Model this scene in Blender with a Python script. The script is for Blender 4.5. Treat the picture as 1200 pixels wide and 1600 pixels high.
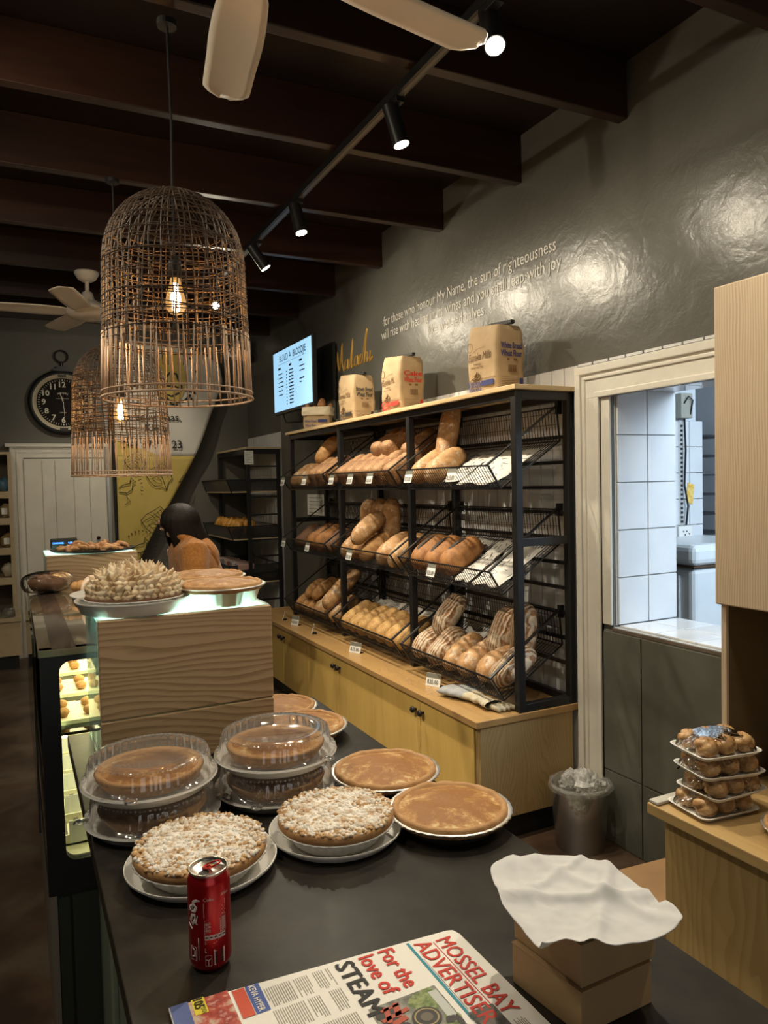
import bpy, math, random
from mathutils import Vector, Matrix, Euler, noise
random.seed(7)
for o in list(bpy.data.objects): bpy.data.objects.remove(o)
SC = bpy.context.scene
COL = SC.collection
PI = math.pi
R_ = math.radians

# ------------------------------------------------------------------ camera
cam_d = bpy.data.cameras.new('camera'); cam = bpy.data.objects.new('camera', cam_d); COL.objects.link(cam)
cam_d.sensor_fit = 'VERTICAL'; cam_d.sensor_height = 36; cam_d.lens = 1160/1600*36
cam_d.clip_start = 0.02
Rm = Matrix(((0.894, 0.037, -0.446), (-0.447, 0.025, -0.894), (-0.022, 0.999, 0.039)))
q = Rm.to_quaternion(); q.normalize()
cam.matrix_world = Matrix.Translation((0, 0, 1.55)) @ q.to_matrix().to_4x4()
SC.camera = cam
SC.view_settings.view_transform = 'Standard'; SC.view_settings.look = 'None'
SC.view_settings.gamma = 1; SC.view_settings.use_curve_mapping = False
SC.view_settings.exposure = 0.06
# ------------------------------------------------------------------ world + big lights
W = bpy.data.worlds.new('world'); SC.world = W; W.use_nodes = True
W.node_tree.nodes['Background'].inputs[0].default_value = (0.75, 0.85, 1, 1)
W.node_tree.nodes['Background'].inputs[1].default_value = 0.05
def area(name, loc, aim, sx, sy, power, col):
    d = bpy.data.lights.new(name, 'AREA'); d.shape = 'RECTANGLE'; d.size = sx; d.size_y = sy; d.energy = power; d.color = col
    o = bpy.data.objects.new(name, d); COL.objects.link(o); o.location = loc
    o.rotation_euler = (Vector(aim)-Vector(loc)).to_track_quat('-Z', 'Y').to_euler(); return o
area('kitchen_daylight', (3.25, .5, 2.5), (3.25, 2.7, 1.0), 1.2, 1.0, 80, (0.68, 0.84, 1.0))
area('shopfront_daylight', (0.2, -2.3, 1.7), (0.7, 2.5, 1.2), 2.4, 1.5, 9, (1.0, 0.95, 0.88))
SPOT_W = 62; BULB_W = 3.0

# ------------------------------------------------------------------ materials
MATS = {}
def mat(name, col=(.5,.5,.5), rough=.5, metal=0, spec=.5, emit=None, es=0, trans=0, alpha=1, coat=0, sheen=0, sss=0, ior=1.45):
    if name in MATS: return MATS[name]
    m = bpy.data.materials.new(name); m.use_nodes = True; MATS[name] = m
    b = m.node_tree.nodes['Principled BSDF']
    I = b.inputs
    I['Base Color'].default_value = (*col, 1); I['Roughness'].default_value = rough; I['Metallic'].default_value = metal
    I['Specular IOR Level'].default_value = spec; I['IOR'].default_value = ior
    if emit: I['Emission Color'].default_value = (*emit, 1); I['Emission Strength'].default_value = es
    I['Transmission Weight'].default_value = trans; I['Coat Weight'].default_value = coat
    I['Sheen Weight'].default_value = sheen; I['Subsurface Weight'].default_value = sss
    return m
def N(m, t, **kw):
    n = m.node_tree.nodes.new(t)
    for k, v in kw.items():
        if hasattr(n, k): setattr(n, k, v)
    return n
def L(m, a, ai, b, bi): m.node_tree.links.new(a.outputs[ai], b.inputs[bi])
def coords(m, sc=(1,1,1), rot=(0,0,0)):
    tc = N(m, 'ShaderNodeTexCoord'); mp = N(m, 'ShaderNodeMapping'); L(m, tc, 'Object', mp, 'Vector')
    mp.inputs['Scale'].default_value = sc; mp.inputs['Rotation'].default_value = rot; return mp
def ramp(m, src, out, stops):
    r = N(m, 'ShaderNodeValToRGB'); e = r.color_ramp.elements
    while len(e) < len(stops): e.new(.5)
    for i, (p, c) in enumerate(stops): e[i].position = p; e[i].color = (*c, 1)
    L(m, src, out, r, 'Fac'); return r
def nz(m, mp, scale, detail=4, rough=.55, dist=0):
    n = N(m, 'ShaderNodeTexNoise'); L(m, mp, 'Vector', n, 'Vector'); n.inputs['Scale'].default_value = scale
    n.inputs['Detail'].default_value = detail; n.inputs['Roughness'].default_value = rough; n.inputs['Distortion'].default_value = dist; return n
def bump(m, src, out, strength, dist=.01, prev=None):
    b = N(m, 'ShaderNodeBump'); b.inputs['Strength'].default_value = strength; b.inputs['Distance'].default_value = dist
    L(m, src, out, b, 'Height')
    if prev: L(m, prev, 'Normal', b, 'Normal')
    L(m, b, 'Normal', m.node_tree.nodes['Principled BSDF'], 'Normal'); return b
def P(m): return m.node_tree.nodes['Principled BSDF']
def noisy(name, stops, scale=8, rough=.6, detail=5, bmp=0, bscale=None, bdist=.005, sc=(1,1,1), **kw):
    if name in MATS: return MATS[name]
    m = mat(name, stops[0][1], rough, **kw); mp = coords(m, sc); n = nz(m, mp, scale, detail)
    r = ramp(m, n, 'Fac', stops); L(m, r, 'Color', P(m), 'Base Color')
    if bmp:
        n2 = nz(m, mp, bscale or scale*3, 4); bump(m, n2, 'Fac', bmp, bdist)
    return m
def wood(name, c1, c2, axis='Z', freq=14, rough=.45, dist=2.5, warp=1.0, **kw):
    if name in MATS: return MATS[name]
    m = mat(name, c1, rough, **kw)
    s = {'X': (.09, 1, 1), 'Y': (1, .09, 1), 'Z': (1, 1, .09)}[axis]
    mp = coords(m, s)
    n0 = nz(m, mp, 3*warp, 3, .5)
    add = N(m, 'ShaderNodeVectorMath', operation='MULTIPLY_ADD')
    L(m, n0, 'Color', add, 0); add.inputs[1].default_value = (.35, .35, .35); L(m, mp, 'Vector', add, 2)
    n = N(m, 'ShaderNodeTexNoise'); L(m, add, 'Vector', n, 'Vector'); n.inputs['Scale'].default_value = freq; n.inputs['Detail'].default_value = 6; n.inputs['Roughness'].default_value = .65
    fine = nz(m, mp, freq*9, 2, .5)
    mx = N(m, 'ShaderNodeMath', operation='MULTIPLY_ADD'); L(m, fine, 'Fac', mx, 0); mx.inputs[1].default_value = .35; L(m, n, 'Fac', mx, 2)
    r = ramp(m, mx, 'Value', [(.45, c2), (.62, tuple((a+b)/2 for a, b in zip(c1, c2))), (.85, c1)])
    L(m, r, 'Color', P(m), 'Base Color'); bump(m, mx, 'Value', .12, .002); return m
def rings(name, c1, c2, axis='X', freq=110, rough=.5, amp=5.0, sc=1.0):
    # flat-sawn timber: growth lines that run along one axis and wander into cathedral arches
    if name in MATS: return MATS[name]
    m = mat(name, c1, rough)
    tc = N(m, 'ShaderNodeTexCoord'); sx = N(m, 'ShaderNodeSeparateXYZ'); L(m, tc, 'Object', sx, 0)
    s = {'X': (.9, 3.2, 3.2), 'Z': (3.2, 3.2, .9), 'Y': (3.2, .9, 3.2)}[axis]
    n0 = nz(m, coords(m, tuple(v*sc for v in s)), 1.6, 2, .45)
    acr = N(m, 'ShaderNodeMath', operation='ADD')
    o1, o2 = {'X': ('Y', 'Z'), 'Z': ('X', 'Y'), 'Y': ('X', 'Z')}[axis]
    L(m, sx, o1, acr, 0); L(m, sx, o2, acr, 1)
    mu = N(m, 'ShaderNodeMath', operation='MULTIPLY'); L(m, n0, 'Fac', mu, 0); mu.inputs[1].default_value = amp*4
    ma = N(m, 'ShaderNodeMath', operation='MULTIPLY_ADD'); L(m, acr, 'Value', ma, 0); ma.inputs[1].default_value = freq; L(m, mu, 'Value', ma, 2)
    fr = N(m, 'ShaderNodeMath', operation='FRACT'); L(m, ma, 'Value', fr, 0)
    fs = {'X': (.06, 1, 1), 'Z': (1, 1, .06), 'Y': (1, .06, 1)}[axis]
    fine = nz(m, coords(m, fs), 260, 2); big = nz(m, coords(m, fs), 9, 2)
    ad = N(m, 'ShaderNodeMath', operation='MULTIPLY_ADD'); L(m, fine, 'Fac', ad, 0); ad.inputs[1].default_value = .7; L(m, fr, 'Value', ad, 2)
    a2 = N(m, 'ShaderNodeMath', operation='MULTIPLY_ADD'); L(m, big, 'Fac', a2, 0); a2.inputs[1].default_value = .6; L(m, ad, 'Value', a2, 2)
    sca = N(m, 'ShaderNodeMath', operation='MULTIPLY'); L(m, a2, 'Value', sca, 0); sca.inputs[1].default_value = .62
    r = ramp(m, a2, 'Value', [(.60, c1), (1.0, c2)]); r.color_ramp.interpolation = 'EASE'
    L(m, sca, 'Value', r, 'Fac'); L(m, r, 'Color', P(m), 'Base Color'); return m
def clear(name, tint=(1,1,1), refl=.12, rough=.03, milky=0.0, wr=0, ior=1.5):
    if name in MATS: return MATS[name]
    m = bpy.data.materials.new(name); m.use_nodes = True; MATS[name] = m
    nt = m.node_tree; nt.nodes.remove(nt.nodes['Principled BSDF']); out = nt.nodes['Material Output']
    t = N(m, 'ShaderNodeBsdfTransparent'); t.inputs[0].default_value = (*tint, 1)
    g = N(m, 'ShaderNodeBsdfGlossy'); g.inputs['Roughness'].default_value = rough
    fr = N(m, 'ShaderNodeFresnel'); fr.inputs['IOR'].default_value = ior
    mu = N(m, 'ShaderNodeMath', operation='ADD'); L(m, fr, 'Fac', mu, 0); mu.inputs[1].default_value = refl-.04; mu.use_clamp = True
    if wr:
        bn = N(m, 'ShaderNodeBump'); bn.inputs['Strength'].default_value = wr; bn.inputs['Distance'].default_value = .006
        L(m, nz(m, coords(m), 45, 3, .5, 1.5), 'Fac', bn, 'Height'); L(m, bn, 'Normal', g, 'Normal'); L(m, bn, 'Normal', fr, 'Normal')
    mx = N(m, 'ShaderNodeMixShader'); L(m, mu, 'Value', mx, 'Fac'); L(m, t, 0, mx, 1); L(m, g, 0, mx, 2)
    if milky:
        d = N(m, 'ShaderNodeBsdfDiffuse'); d.inputs[0].default_value = (.8, .8, .8, 1)
        m2 = N(m, 'ShaderNodeMixShader'); m2.inputs[0].default_value = milky; L(m, mx, 0, m2, 1); L(m, d, 0, m2, 2); mx = m2
    L(m, mx, 0, out, 'Surface'); return m
def glow(name, col, s):
    if name in MATS: return MATS[name]
    return mat(name, col, .5, emit=col, es=s)

# setting
M_wall = noisy('grey_gloss_paint', [(.3, (.105,.102,.088)), (.7, (.13,.126,.109))], 2, .27, bmp=0, spec=.6)
mp = coords(M_wall); n1 = nz(M_wall, mp, 9, 6, .6, .6); b1 = bump(M_wall, n1, 'Fac', .16, .02); n2 = nz(M_wall, mp, 42, 3); bump(M_wall, n2, 'Fac', .16, .004, b1)
M_far = noisy('grey_matt_paint', [(.3, (.115,.108,.092)), (.7, (.135,.128,.108))], 3, .6, bmp=.1)
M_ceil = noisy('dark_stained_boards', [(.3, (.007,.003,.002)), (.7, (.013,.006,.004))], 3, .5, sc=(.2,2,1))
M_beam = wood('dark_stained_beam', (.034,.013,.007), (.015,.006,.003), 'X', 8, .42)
M_floor = noisy('brown_stained_floor', [(.35, (.035,.020,.013)), (.5, (.075,.045,.028)), (.62, (.10,.075,.05)), (.75, (.05,.032,.02))], 3.5, .4, 8, bmp=.25, bscale=6)
M_trim = noisy('cream_gloss_paint', [(.3, (.63,.60,.53)), (.75, (.71,.68,.61))], 6, .35, bmp=.15, bscale=40)
M_bead = noisy('white_board_paint', [(.3, (.60,.60,.61)), (.7, (.68,.68,.68))], 5, .4)
M_tile = noisy('white_glazed_tile', [(.3, (.66,.68,.70)), (.7, (.74,.75,.76))], 5, .12)
M_grout = mat('grey_grout', (.42,.42,.40), .8)
M_dado = noisy('grey_stone_tile', [(.3, (.085,.085,.07)), (.7, (.13,.13,.108))], 6, .45, bmp=.1)
M_dgrout = mat('dado_grout', (.17,.165,.14), .8)
M_kitw = mat('kitchen_wall_paint', (.62,.66,.70), .6)
# furniture
M_ash = rings('ash_board', (.47,.33,.19), (.30,.19,.095), 'X', 75, amp=4.2, sc=.8)
M_ashlid = wood('ash_veneer', (.55,.40,.22), (.38,.25,.13), 'Z', 30, .45)
M_ashcab = rings('oak_veneer', (.56,.44,.31), (.44,.33,.22), 'Z', 110, .45, amp=2.6)
M_birch = wood('birch_ply', (.74,.50,.15), (.62,.40,.11), 'Z', 10, .42)
M_birchtop = wood('varnished_ply_top', (.46,.28,.11), (.34,.20,.08), 'Y', 14, .3)
M_shelf = wood('shelf_ply', (.62,.46,.25), (.50,.35,.18), 'Y', 12, .45)
M_cabend = rings('ply_end_panel', (.42,.29,.13), (.35,.235,.10), 'Z', 70, .45)
M_low = rings('honey_ply_panel', (.50,.345,.145), (.43,.285,.11), 'Z', 30, .45, amp=2.6)
M_black = mat('black_powdercoat', (.012,.012,.013), .38)
M_blackm = mat('black_matt', (.012,.011,.010), .6)
M_stone = noisy('black_stone', [(.3, (.009,.0085,.0075)), (.7, (.030,.025,.019))], 14, .38, 8, bmp=.05, bscale=60, spec=.22)
M_green = mat('sage_green_paint', (.16,.20,.15), .5)
M_dkpanel = mat('dark_green_panel', (.03,.036,.03), .45)
M_steel = mat('brushed_steel', (.42,.38,.32), .22, 1)
M_white = mat('white_plastic', (.80,.78,.73), .4)
M_fan = mat('fan_white', (.74,.66,.56), .45)
M_enamel = noisy('white_enamel', [(.3, (.72,.76,.78)), (.7, (.80,.83,.84))], 4, .3)
M_paper = mat('white_paper', (.80,.78,.73), .75)
M_ink = mat('black_ink', (.02,.02,.02), .7)
M_grey_ink = mat('grey_ink', (.22,.21,.20), .8)
M_redink = mat('red_ink', (.55,.035,.02), .7)
M_blueink = mat('navy_ink', (.03,.04,.16), .7)
M_tealink = mat('teal_ink', (.03,.25,.33), .7)
M_brownink = mat('brown_ink', (.16,.085,.03), .8)
M_kraft = noisy('kraft_paper', [(.3, (.38,.265,.14)), (.7, (.48,.34,.195))], 9, .75, bmp=.35, bscale=14, bdist=.008)
M_card = noisy('brown_card', [(.3, (.36,.235,.115)), (.7, (.42,.28,.14))], 12, .7)
M_foil = mat('foil', (.80,.78,.74), .40, 1)
M_clear = clear('clear_plastic', refl=.12, rough=.07, milky=.06)
M_glass = clear('cabinet_glass', (.80,.95,.88), .07, .01)
M_film = clear('cling_film', refl=.05, rough=.06, wr=.9, ior=1.25)
M_bagfilm = clear('bin_liner', (.97,.97,.94), .035, .25, .12, .8, ior=1.18)
M_amber = clear('amber_bulb_glass', (1,.72,.35), .1, .02)
# ------------------------------------------------------------------ mesh builder
class MB:
    def __init__(s): s.v = []; s.f = []
    def add(s, vs, fs):
        k = len(s.v); s.v += [Vector(p) for p in vs]; s.f += [tuple(i+k for i in f) for f in fs]; return s
    def box(s, a, b):
        (x0,y0,z0),(x1,y1,z1) = a, b
        return s.add([(x0,y0,z0),(x1,y0,z0),(x1,y1,z0),(x0,y1,z0),(x0,y0,z1),(x1,y0,z1),(x1,y1,z1),(x0,y1,z1)],
              [(3,2,1,0),(4,5,6,7),(0,1,5,4),(1,2,6,5),(2,3,7,6),(3,0,4,7)])
    def bar(s, p, q_, w, h=None, up=(0,0,1)):
        p, q_ = Vector(p), Vector(q_); h = h or w; d = (q_-p).normalized(); up = Vector(up)
        if abs(d.dot(up)) > .98: up = Vector((0,1,0))
        r = d.cross(up).normalized(); u = r.cross(d).normalized(); vs = []
        for c in (p, q_):
            for a, b in ((-1,-1),(1,-1),(1,1),(-1,1)): vs.append(c+r*a*w/2+u*b*h/2)
        return s.add(vs, [(0,1,2,3),(7,6,5,4),(0,4,5,1),(1,5,6,2),(2,6,7,3),(3,7,4,0)])
    def tube(s, pts, r, n=6, closed=False, caps=True):
        pts = [Vector(p) for p in pts]; m = len(pts); vs = []; prev = None
        for i, p in enumerate(pts):
            a = pts[(i-1) % m] if (closed or i > 0) else p; b = pts[(i+1) % m] if (closed or i < m-1) else p
            d = (b-a).normalized() if (b-a).length > 1e-9 else Vector((0,0,1))
            if prev is None:
                up = Vector((0,0,1)) if abs(d.z) < .9 else Vector((1,0,0)); x = d.cross(up).normalized()
            else:
                x = prev-d*prev.dot(d); x = x.normalized() if x.length > 1e-6 else d.orthogonal().normalized()
            prev = x; y = d.cross(x); rr = r[i] if isinstance(r, (list, tuple)) else r
            for k in range(n): vs.append(p+(x*math.cos(2*PI*k/n)+y*math.sin(2*PI*k/n))*rr)
        fs = []
        for i in range(m if closed else m-1):
            j = (i+1) % m
            for k in range(n): fs.append((i*n+k, i*n+(k+1) % n, j*n+(k+1) % n, j*n+k))
        if not closed and caps: fs.append(tuple(range(n))[::-1]); fs.append(tuple((m-1)*n+k for k in range(n)))
        return s.add(vs, fs)
    def cyl(s, p, q_, r, r2=None, n=20): return s.tube([p, q_], [r, r if r2 is None else r2], n)
    def lathe(s, prof, c=(0,0,0), n=32, fn=None, close=False):
        c = Vector(c); vs = []
        for r, z in prof:
            for k in range(n):
                a = 2*PI*k/n; rr, zz = (r, z) if fn is None else fn(r, z, a); vs.append(c+Vector((rr*math.cos(a), rr*math.sin(a), zz)))
        m = len(prof); fs = [(i*n+k, i*n+(k+1) % n, (i+1)*n+(k+1) % n, (i+1)*n+k) for i in range(m-1) for k in range(n)]
        if prof[0][0] > 1e-6 and close: fs.append(tuple(range(n))[::-1])
        if prof[-1][0] > 1e-6 and close: fs.append(tuple((m-1)*n+k for k in range(n)))
        return s.add(vs, fs)
    def grid(s, fn, nu, nv, wrap=False):
        vs = [fn(i/(nu-1), j/(nv if wrap else nv-1)) for i in range(nu) for j in range(nv)]; fs = []
        for i in range(nu-1):
            for j in range(nv if wrap else nv-1):
                j2 = (j+1) % nv; fs.append((i*nv+j, i*nv+j2, (i+1)*nv+j2, (i+1)*nv+j))
        return s.add(vs, fs)
    def ball(s, c, r, n=12, m=8, nzf=0, seed=0, rot=None):
        c = Vector(c); r = Vector(r) if not isinstance(r, (int, float)) else Vector((r,r,r))
        def fn(u, v):
            th = PI*u; ph = 2*PI*v; d = Vector((math.sin(th)*math.cos(ph), math.sin(th)*math.sin(ph), math.cos(th)))
            k = 1+(nzf*noise.noise(d*2+Vector((seed*3.1, seed, 0))) if nzf else 0)
            p = Vector((d.x*r.x, d.y*r.y, d.z*r.z))*k
            if rot: p = rot @ p
            return c+p
        return s.grid(fn, m+1, n, True)
    def prism(s, pts, z0, z1):
        n = len(pts); vs = [(x,y,z0) for x,y in pts]+[(x,y,z1) for x,y in pts]
        return s.add(vs, [tuple(range(n))[::-1], tuple(range(n,2*n))]+[(i,(i+1)%n,n+(i+1)%n,n+i) for i in range(n)])
    def plate(s, pts, t):
        # planar polygon (3D points) with thickness vector t
        n = len(pts); t = Vector(t); vs = [Vector(p) for p in pts]; vs += [p+t for p in vs]
        return s.add(vs, [tuple(range(n)), tuple(range(n,2*n))[::-1]]+[((i+1)%n,i,n+i,n+(i+1)%n) for i in range(n)])
    def xf(s, M, start=0):
        for i in range(start, len(s.v)): s.v[i] = M @ s.v[i]
        return s
    def text(s, st, o, right, up, size=None, width=None, align='l', shear=0, bold=0, off=.0008, narrow=1, space=1):
        cu = bpy.data.curves.new('t', 'FONT'); cu.body = st; cu.size = 1; cu.resolution_u = 2; cu.shear = shear; cu.space_character = space
        ob = bpy.data.objects.new('t', cu); me = bpy.data.meshes.new_from_object(ob)
        vs = [v.co.copy() for v in me.vertices]; fs = [tuple(p.vertices) for p in me.polygons]
        bpy.data.objects.remove(ob); bpy.data.curves.remove(cu); bpy.data.meshes.remove(me)
        if not vs: return s
        x0 = min(v.x for v in vs); x1 = max(v.x for v in vs); w = x1-x0
        sx = sy = size or 1
        if width: sx = width/w
        if width and not size: sy = sx
        sx *= narrow if not width else 1
        o = Vector(o); right = Vector(right).normalized(); up = Vector(up).normalized(); n = right.cross(up)
        dx = {'l': -x0, 'c': -(x0+x1)/2, 'r': -x1}[align]
        for (bx_, by_) in (((0,0),) if not bold else ((-bold,-bold*.6),(bold,-bold*.6),(0,bold*.6))):
            s.add([o+right*(v.x+dx+bx_)*sx+up*(v.y+by_)*sy+n*(off+bx_*.002) for v in vs], fs)
        return s
    def quad(s, o, right, up, w, h, off=.0006):
        o, right, up = Vector(o), Vector(right).normalized(), Vector(up).normalized(); n = right.cross(up)*off
        return s.add([o+n, o+right*w+n, o+right*w+up*h+n, o+up*h+n], [(0,1,2,3)])
    def make(s, name, m, inv=None, smooth=False, auto=None, bev=0, seg=2, sub=0, solid=0, wn=False):
        me = bpy.data.meshes.new(name); vs = s.v if inv is None else [inv @ v for v in s.v]
        me.from_pydata([tuple(v) for v in vs], [], s.f); me.update()
        ms = m if isinstance(m, (list, tuple)) else [m]
        for x in ms: me.materials.append(x)
        if smooth: me.polygons.foreach_set('use_smooth', [True]*len(me.polygons))
        ob = bpy.data.objects.new(name, me); COL.objects.link(ob)
        if smooth and auto is None and not sub and not bev: pass
        if auto:
            md = ob.modifiers.new('e', 'EDGE_SPLIT'); md.split_angle = R_(auto)
        if bev:
            md = ob.modifiers.new('b', 'BEVEL'); md.width = bev; md.segments = seg; md.limit_method = 'ANGLE'; md.angle_limit = R_(50)
        if solid:
            md = ob.modifiers.new('s', 'SOLIDIFY'); md.thickness = solid; md.offset = 0
        if sub:
            md = ob.modifiers.new('u', 'SUBSURF'); md.levels = sub; md.render_levels = sub
        return ob
    def part(s, name, m, par, label=None, **kw):
        # vertices are given in world space; stored local to the thing (or part) they belong to
        M = Matrix.Identity(4); p = par
        while p: M = p.matrix_basis @ M; p = p.parent
        ob = s.make(name, m, M.inverted(), **kw); ob.parent = par
        if label: ob['label'] = label
        return ob
    def lpart(s, name, m, par, label=None, **kw):  # vertices already local
        ob = s.make(name, m, None, **kw); ob.parent = par
        if label: ob['label'] = label
        return ob
def tag(o, label, cat, group=None):
    o['label'] = label; o['category'] = cat
    if group: o['group'] = group
    return o
def T(name, label, cat, loc=(0,0,0), rz=0, group=None):
    o = bpy.data.objects.new(name, None); COL.objects.link(o); o.location = loc; o.rotation_euler = (0,0,rz); o.empty_display_size = .05
    return tag(o, label, cat, group)
def S(name, mb, m, **kw):
    o = mb.make(name, m, **kw); o['kind'] = 'structure'; return o
def one(name, mb, m, label, cat, group=None, loc=None, **kw):
    if loc is None: inv = None
    else: inv = Matrix.Translation(-Vector(loc))
    o = mb.make(name, m, inv, **kw)
    if loc is not None: o.location = loc
    return tag(o, label, cat, group)
def kids(o): return [c for c in COL.objects if c.parent == o]
def dup(root, M, label, group=None):
    def rec(o, par):
        c = o.copy(); COL.objects.link(c); c.parent = par
        for k in kids(o): rec(k, c)
        return c
    r = rec(root, None); r.matrix_basis = M; r['label'] = label
    if group: r['group'] = group
    return r
def place(o, M): o.matrix_basis = M; return o
def MX(loc, rz=0, rx=0, ry=0, s=1): return Matrix.Translation(loc) @ Euler((rx, ry, rz)).to_matrix().to_4x4() @ Matrix.Scale(s, 4)
def arc(n, r, c=(0,0,0), a0=0, a1=2*PI, plane='xy'):
    out = []
    for i in range(n):
        a = a0+(a1-a0)*i/(n if abs(a1-a0-2*PI) < 1e-6 else n-1); x, y = r*math.cos(a), r*math.sin(a)
        out.append(Vector(c)+(Vector((x,y,0)) if plane == 'xy' else Vector((x,0,y)) if plane == 'xz' else Vector((0,x,y))))
    return out
X = Vector((1,0,0)); Y = Vector((0,1,0)); Z = Vector((0,0,1))

# ================================================================== the room
WX = 2.24
S('floor', MB().box((-3.2,-2.6,-.05), (4.7,7.75,0)), M_floor)
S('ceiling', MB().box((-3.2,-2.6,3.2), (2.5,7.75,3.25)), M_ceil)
o = MB()
HY0, HY1, HZ0, HZ1 = 1.15, 2.35, .93, 1.93      # kitchen hatch
o.box((WX,-2.6,0), (WX+.36,HY0,3.2)); o.box((WX,HY1,0), (WX+.36,7.7,3.2))
o.box((WX,HY0,HZ1), (WX+.36,HY1,3.2)); o.box((WX,HY0,0), (WX+.36,HY1,HZ0-.012))
S('wall_right', o, M_wall)
S('wall_far', MB().box((-3.2,7.65,0), (WX,7.75,3.2)), M_far)
S('wall_left', MB().box((-3.3,-2.6,0), (-3.2,7.75,3.2)), M_far)
o = MB(); o.box((-3.2,-2.7,0),(-1.2,-2.6,3.2)); o.box((1.6,-2.7,0),(2.5,-2.6,3.2)); o.box((-1.2,-2.7,0),(1.6,-2.6,.9)); o.box((-1.2,-2.7,2.5),(1.6,-2.6,3.2))
S('wall_back', o, M_far)
wf = S('window_1', MB().box((-1.2,-2.68,.9),(-1.14,-2.62,2.5)).box((1.54,-2.68,.9),(1.6,-2.62,2.5)).box((-1.2,-2.68,.9),(1.6,-2.62,.96)).box((-1.2,-2.68,2.44),(1.6,-2.62,2.5)).box((.17,-2.68,.9),(.23,-2.62,2.5)), M_trim)
MB().box((-1.14,-2.655,.96),(1.54,-2.65,2.44)).part('pane', M_glass, wf)
beams = [-.9,-.2,.45,.90,1.575,2.245,2.93,3.65,4.43,5.234,6.036,6.83]
for i, y in enumerate(beams):
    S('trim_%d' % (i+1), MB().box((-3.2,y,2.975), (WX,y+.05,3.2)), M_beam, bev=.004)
k = len(beams)
# white boarding on the right wall below the grey paint
o = MB(); y = HY1+.19
while y < 7.64:
    y1 = min(y+.088, 7.65)
    o.box((WX-.012,y+.003,0), (WX,y1-.003,2.045)); y = y1
o.box((WX-.006,HY1+.19,0),(WX,7.65,2.045))
S('wall_right_boarding', o, M_bead, bev=.002)
o = MB()
for j in range(16):
    y1 = HY1+.19-j*.095; o.box((WX-.012,y1-.089,2.036),(WX,y1-.003,2.047+.0))
S('trim_%d' % (k+1), o, M_bead)
# boxed grey panel behind the left bay
S('wall_right_panel', MB().box((WX-.03,5.25,0), (WX-.012,6.5,2.3)), M_far)
# hatch: architrave, tiled reveal, sill
o = MB()
for (d, w0, w1) in ((.022,0,.14),(.034,.0,.035),(.030,.045,.06),(.028,.115,.14)):
    o.box((WX-d,HY1+.05+.14-w1,0), (WX,HY1+.05+.14-w0,2.03-w0))
    o.box((WX-d-.001,HY0-.2,2.03-w1), (WX,HY1+.19-w0,2.03-w0))
o.box((WX-.012,HY1,HZ0),(WX,HY1+.06,1.95))
S('trim_%d' % (k+2), o, M_trim, bev=.004)
def tiles(o, org, u, v, nu, nv, su, sv, nrm, gap=.0025, t=.008, cu=None, cv=None):
    org, u, v, nrm = Vector(org), Vector(u), Vector(v), Vector(nrm)
    for i in range(nu):
        for j in range(nv):
            a = org+u*(i*su+gap)+v*(j*sv+gap); w = su-2*gap; h = sv-2*gap
            if cu and i == nu-1: w = cu-2*gap
            if cv and j == nv-1: h = cv-2*gap
            o.plate([a, a+u*w, a+u*w+v*h, a+v*h], -nrm*t) if False else o.add(
                [a, a+u*w, a+u*w+v*h, a+v*h, a+nrm*t, a+u*w+nrm*t, a+u*w+v*h+nrm*t, a+v*h+nrm*t],
                [(3,2,1,0),(4,5,6,7),(0,1,5,4),(1,2,6,5),(2,3,7,6),(3,0,4,7)])
S('wall_hatch_backing', MB().box((WX+.012,HY1-.004,HZ0),(WX+.36,HY1,HZ1)).box((WX,HY0,HZ1-.004),(WX+.36,HY1,HZ1)).box((WX,HY0,HZ0-.014),(WX+.37,HY1,HZ0-.008)), M_grout)
o = MB(); tiles(o, (WX+.02,HY1-.004,HZ0), X, Z, 2, 5, .17, .2, -Y)
S('wall_hatch_jamb', o, M_tile, bev=.0015)
o = MB(); tiles(o, (WX+.02,HY1-.012,HZ1-.004), X, -Y, 2, 6, .17, .195, -Z)
tiles(o, (WX+.02,HY1-.012,HZ0-.008), X, -Y, 2, 6, .17, .195, Z)
S('wall_hatch_sill', o, M_tile, bev=.0015)
S('trim_%d' % (k+3), MB().box((WX-.008,HY0,HZ0-.022),(WX+.02,HY1,HZ0-.010)), mat('raw_tile_edge', (.13,.10,.075), .9))
# grey stone tiles below the hatch
S('wall_dado_backing', MB().box((WX-.006,.2,0),(WX,HY1+.05,HZ0-.022)), M_dgrout)
o = MB()
for (a, b) in ((2.40,2.185),(2.185,1.585),(1.585,.985),(.985,.385)):
    for (c, d) in ((0,.31),(.31,.905)): o.box((WX-.014,b+.003,c+.003),(WX-.006,a-.003,d-.003))
S('wall_dado', o, M_dado, bev=.001)
# kitchen seen through the hatch
S('wall_kitchen_right', MB().box((4.6,-.2,0),(4.7,5.0,2.8)), M_kitw)
S('wall_kitchen_far', MB().box((2.6,4.9,0),(4.7,5.0,2.8)), M_kitw)
S('wall_kitchen_near', MB().box((2.6,-.3,0),(4.7,-.2,2.8)), M_kitw)
S('ceiling_kitchen', MB().box((2.6,-.3,2.8),(4.7,5.0,2.85)), M_white)
S('wall_kitchen_pier', MB().box((3.05,3.06,0),(3.56,3.4,2.8)), M_kitw)
o = MB(); tiles(o, (3.05,3.06,.07), X, Z, 4, 12, .15, .15, -Y, cu=.11)
S('wall_kitchen_tiling', o, M_tile, bev=.001)
S('trim_%d' % (k+4), MB().box((3.05,3.0585,.07),(3.56,3.06,1.87)), M_grout)
t = T('junction_box', 'grey metal junction box high on the tiled kitchen pier', 'junction box', (3.45,3.052,1.95))
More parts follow.
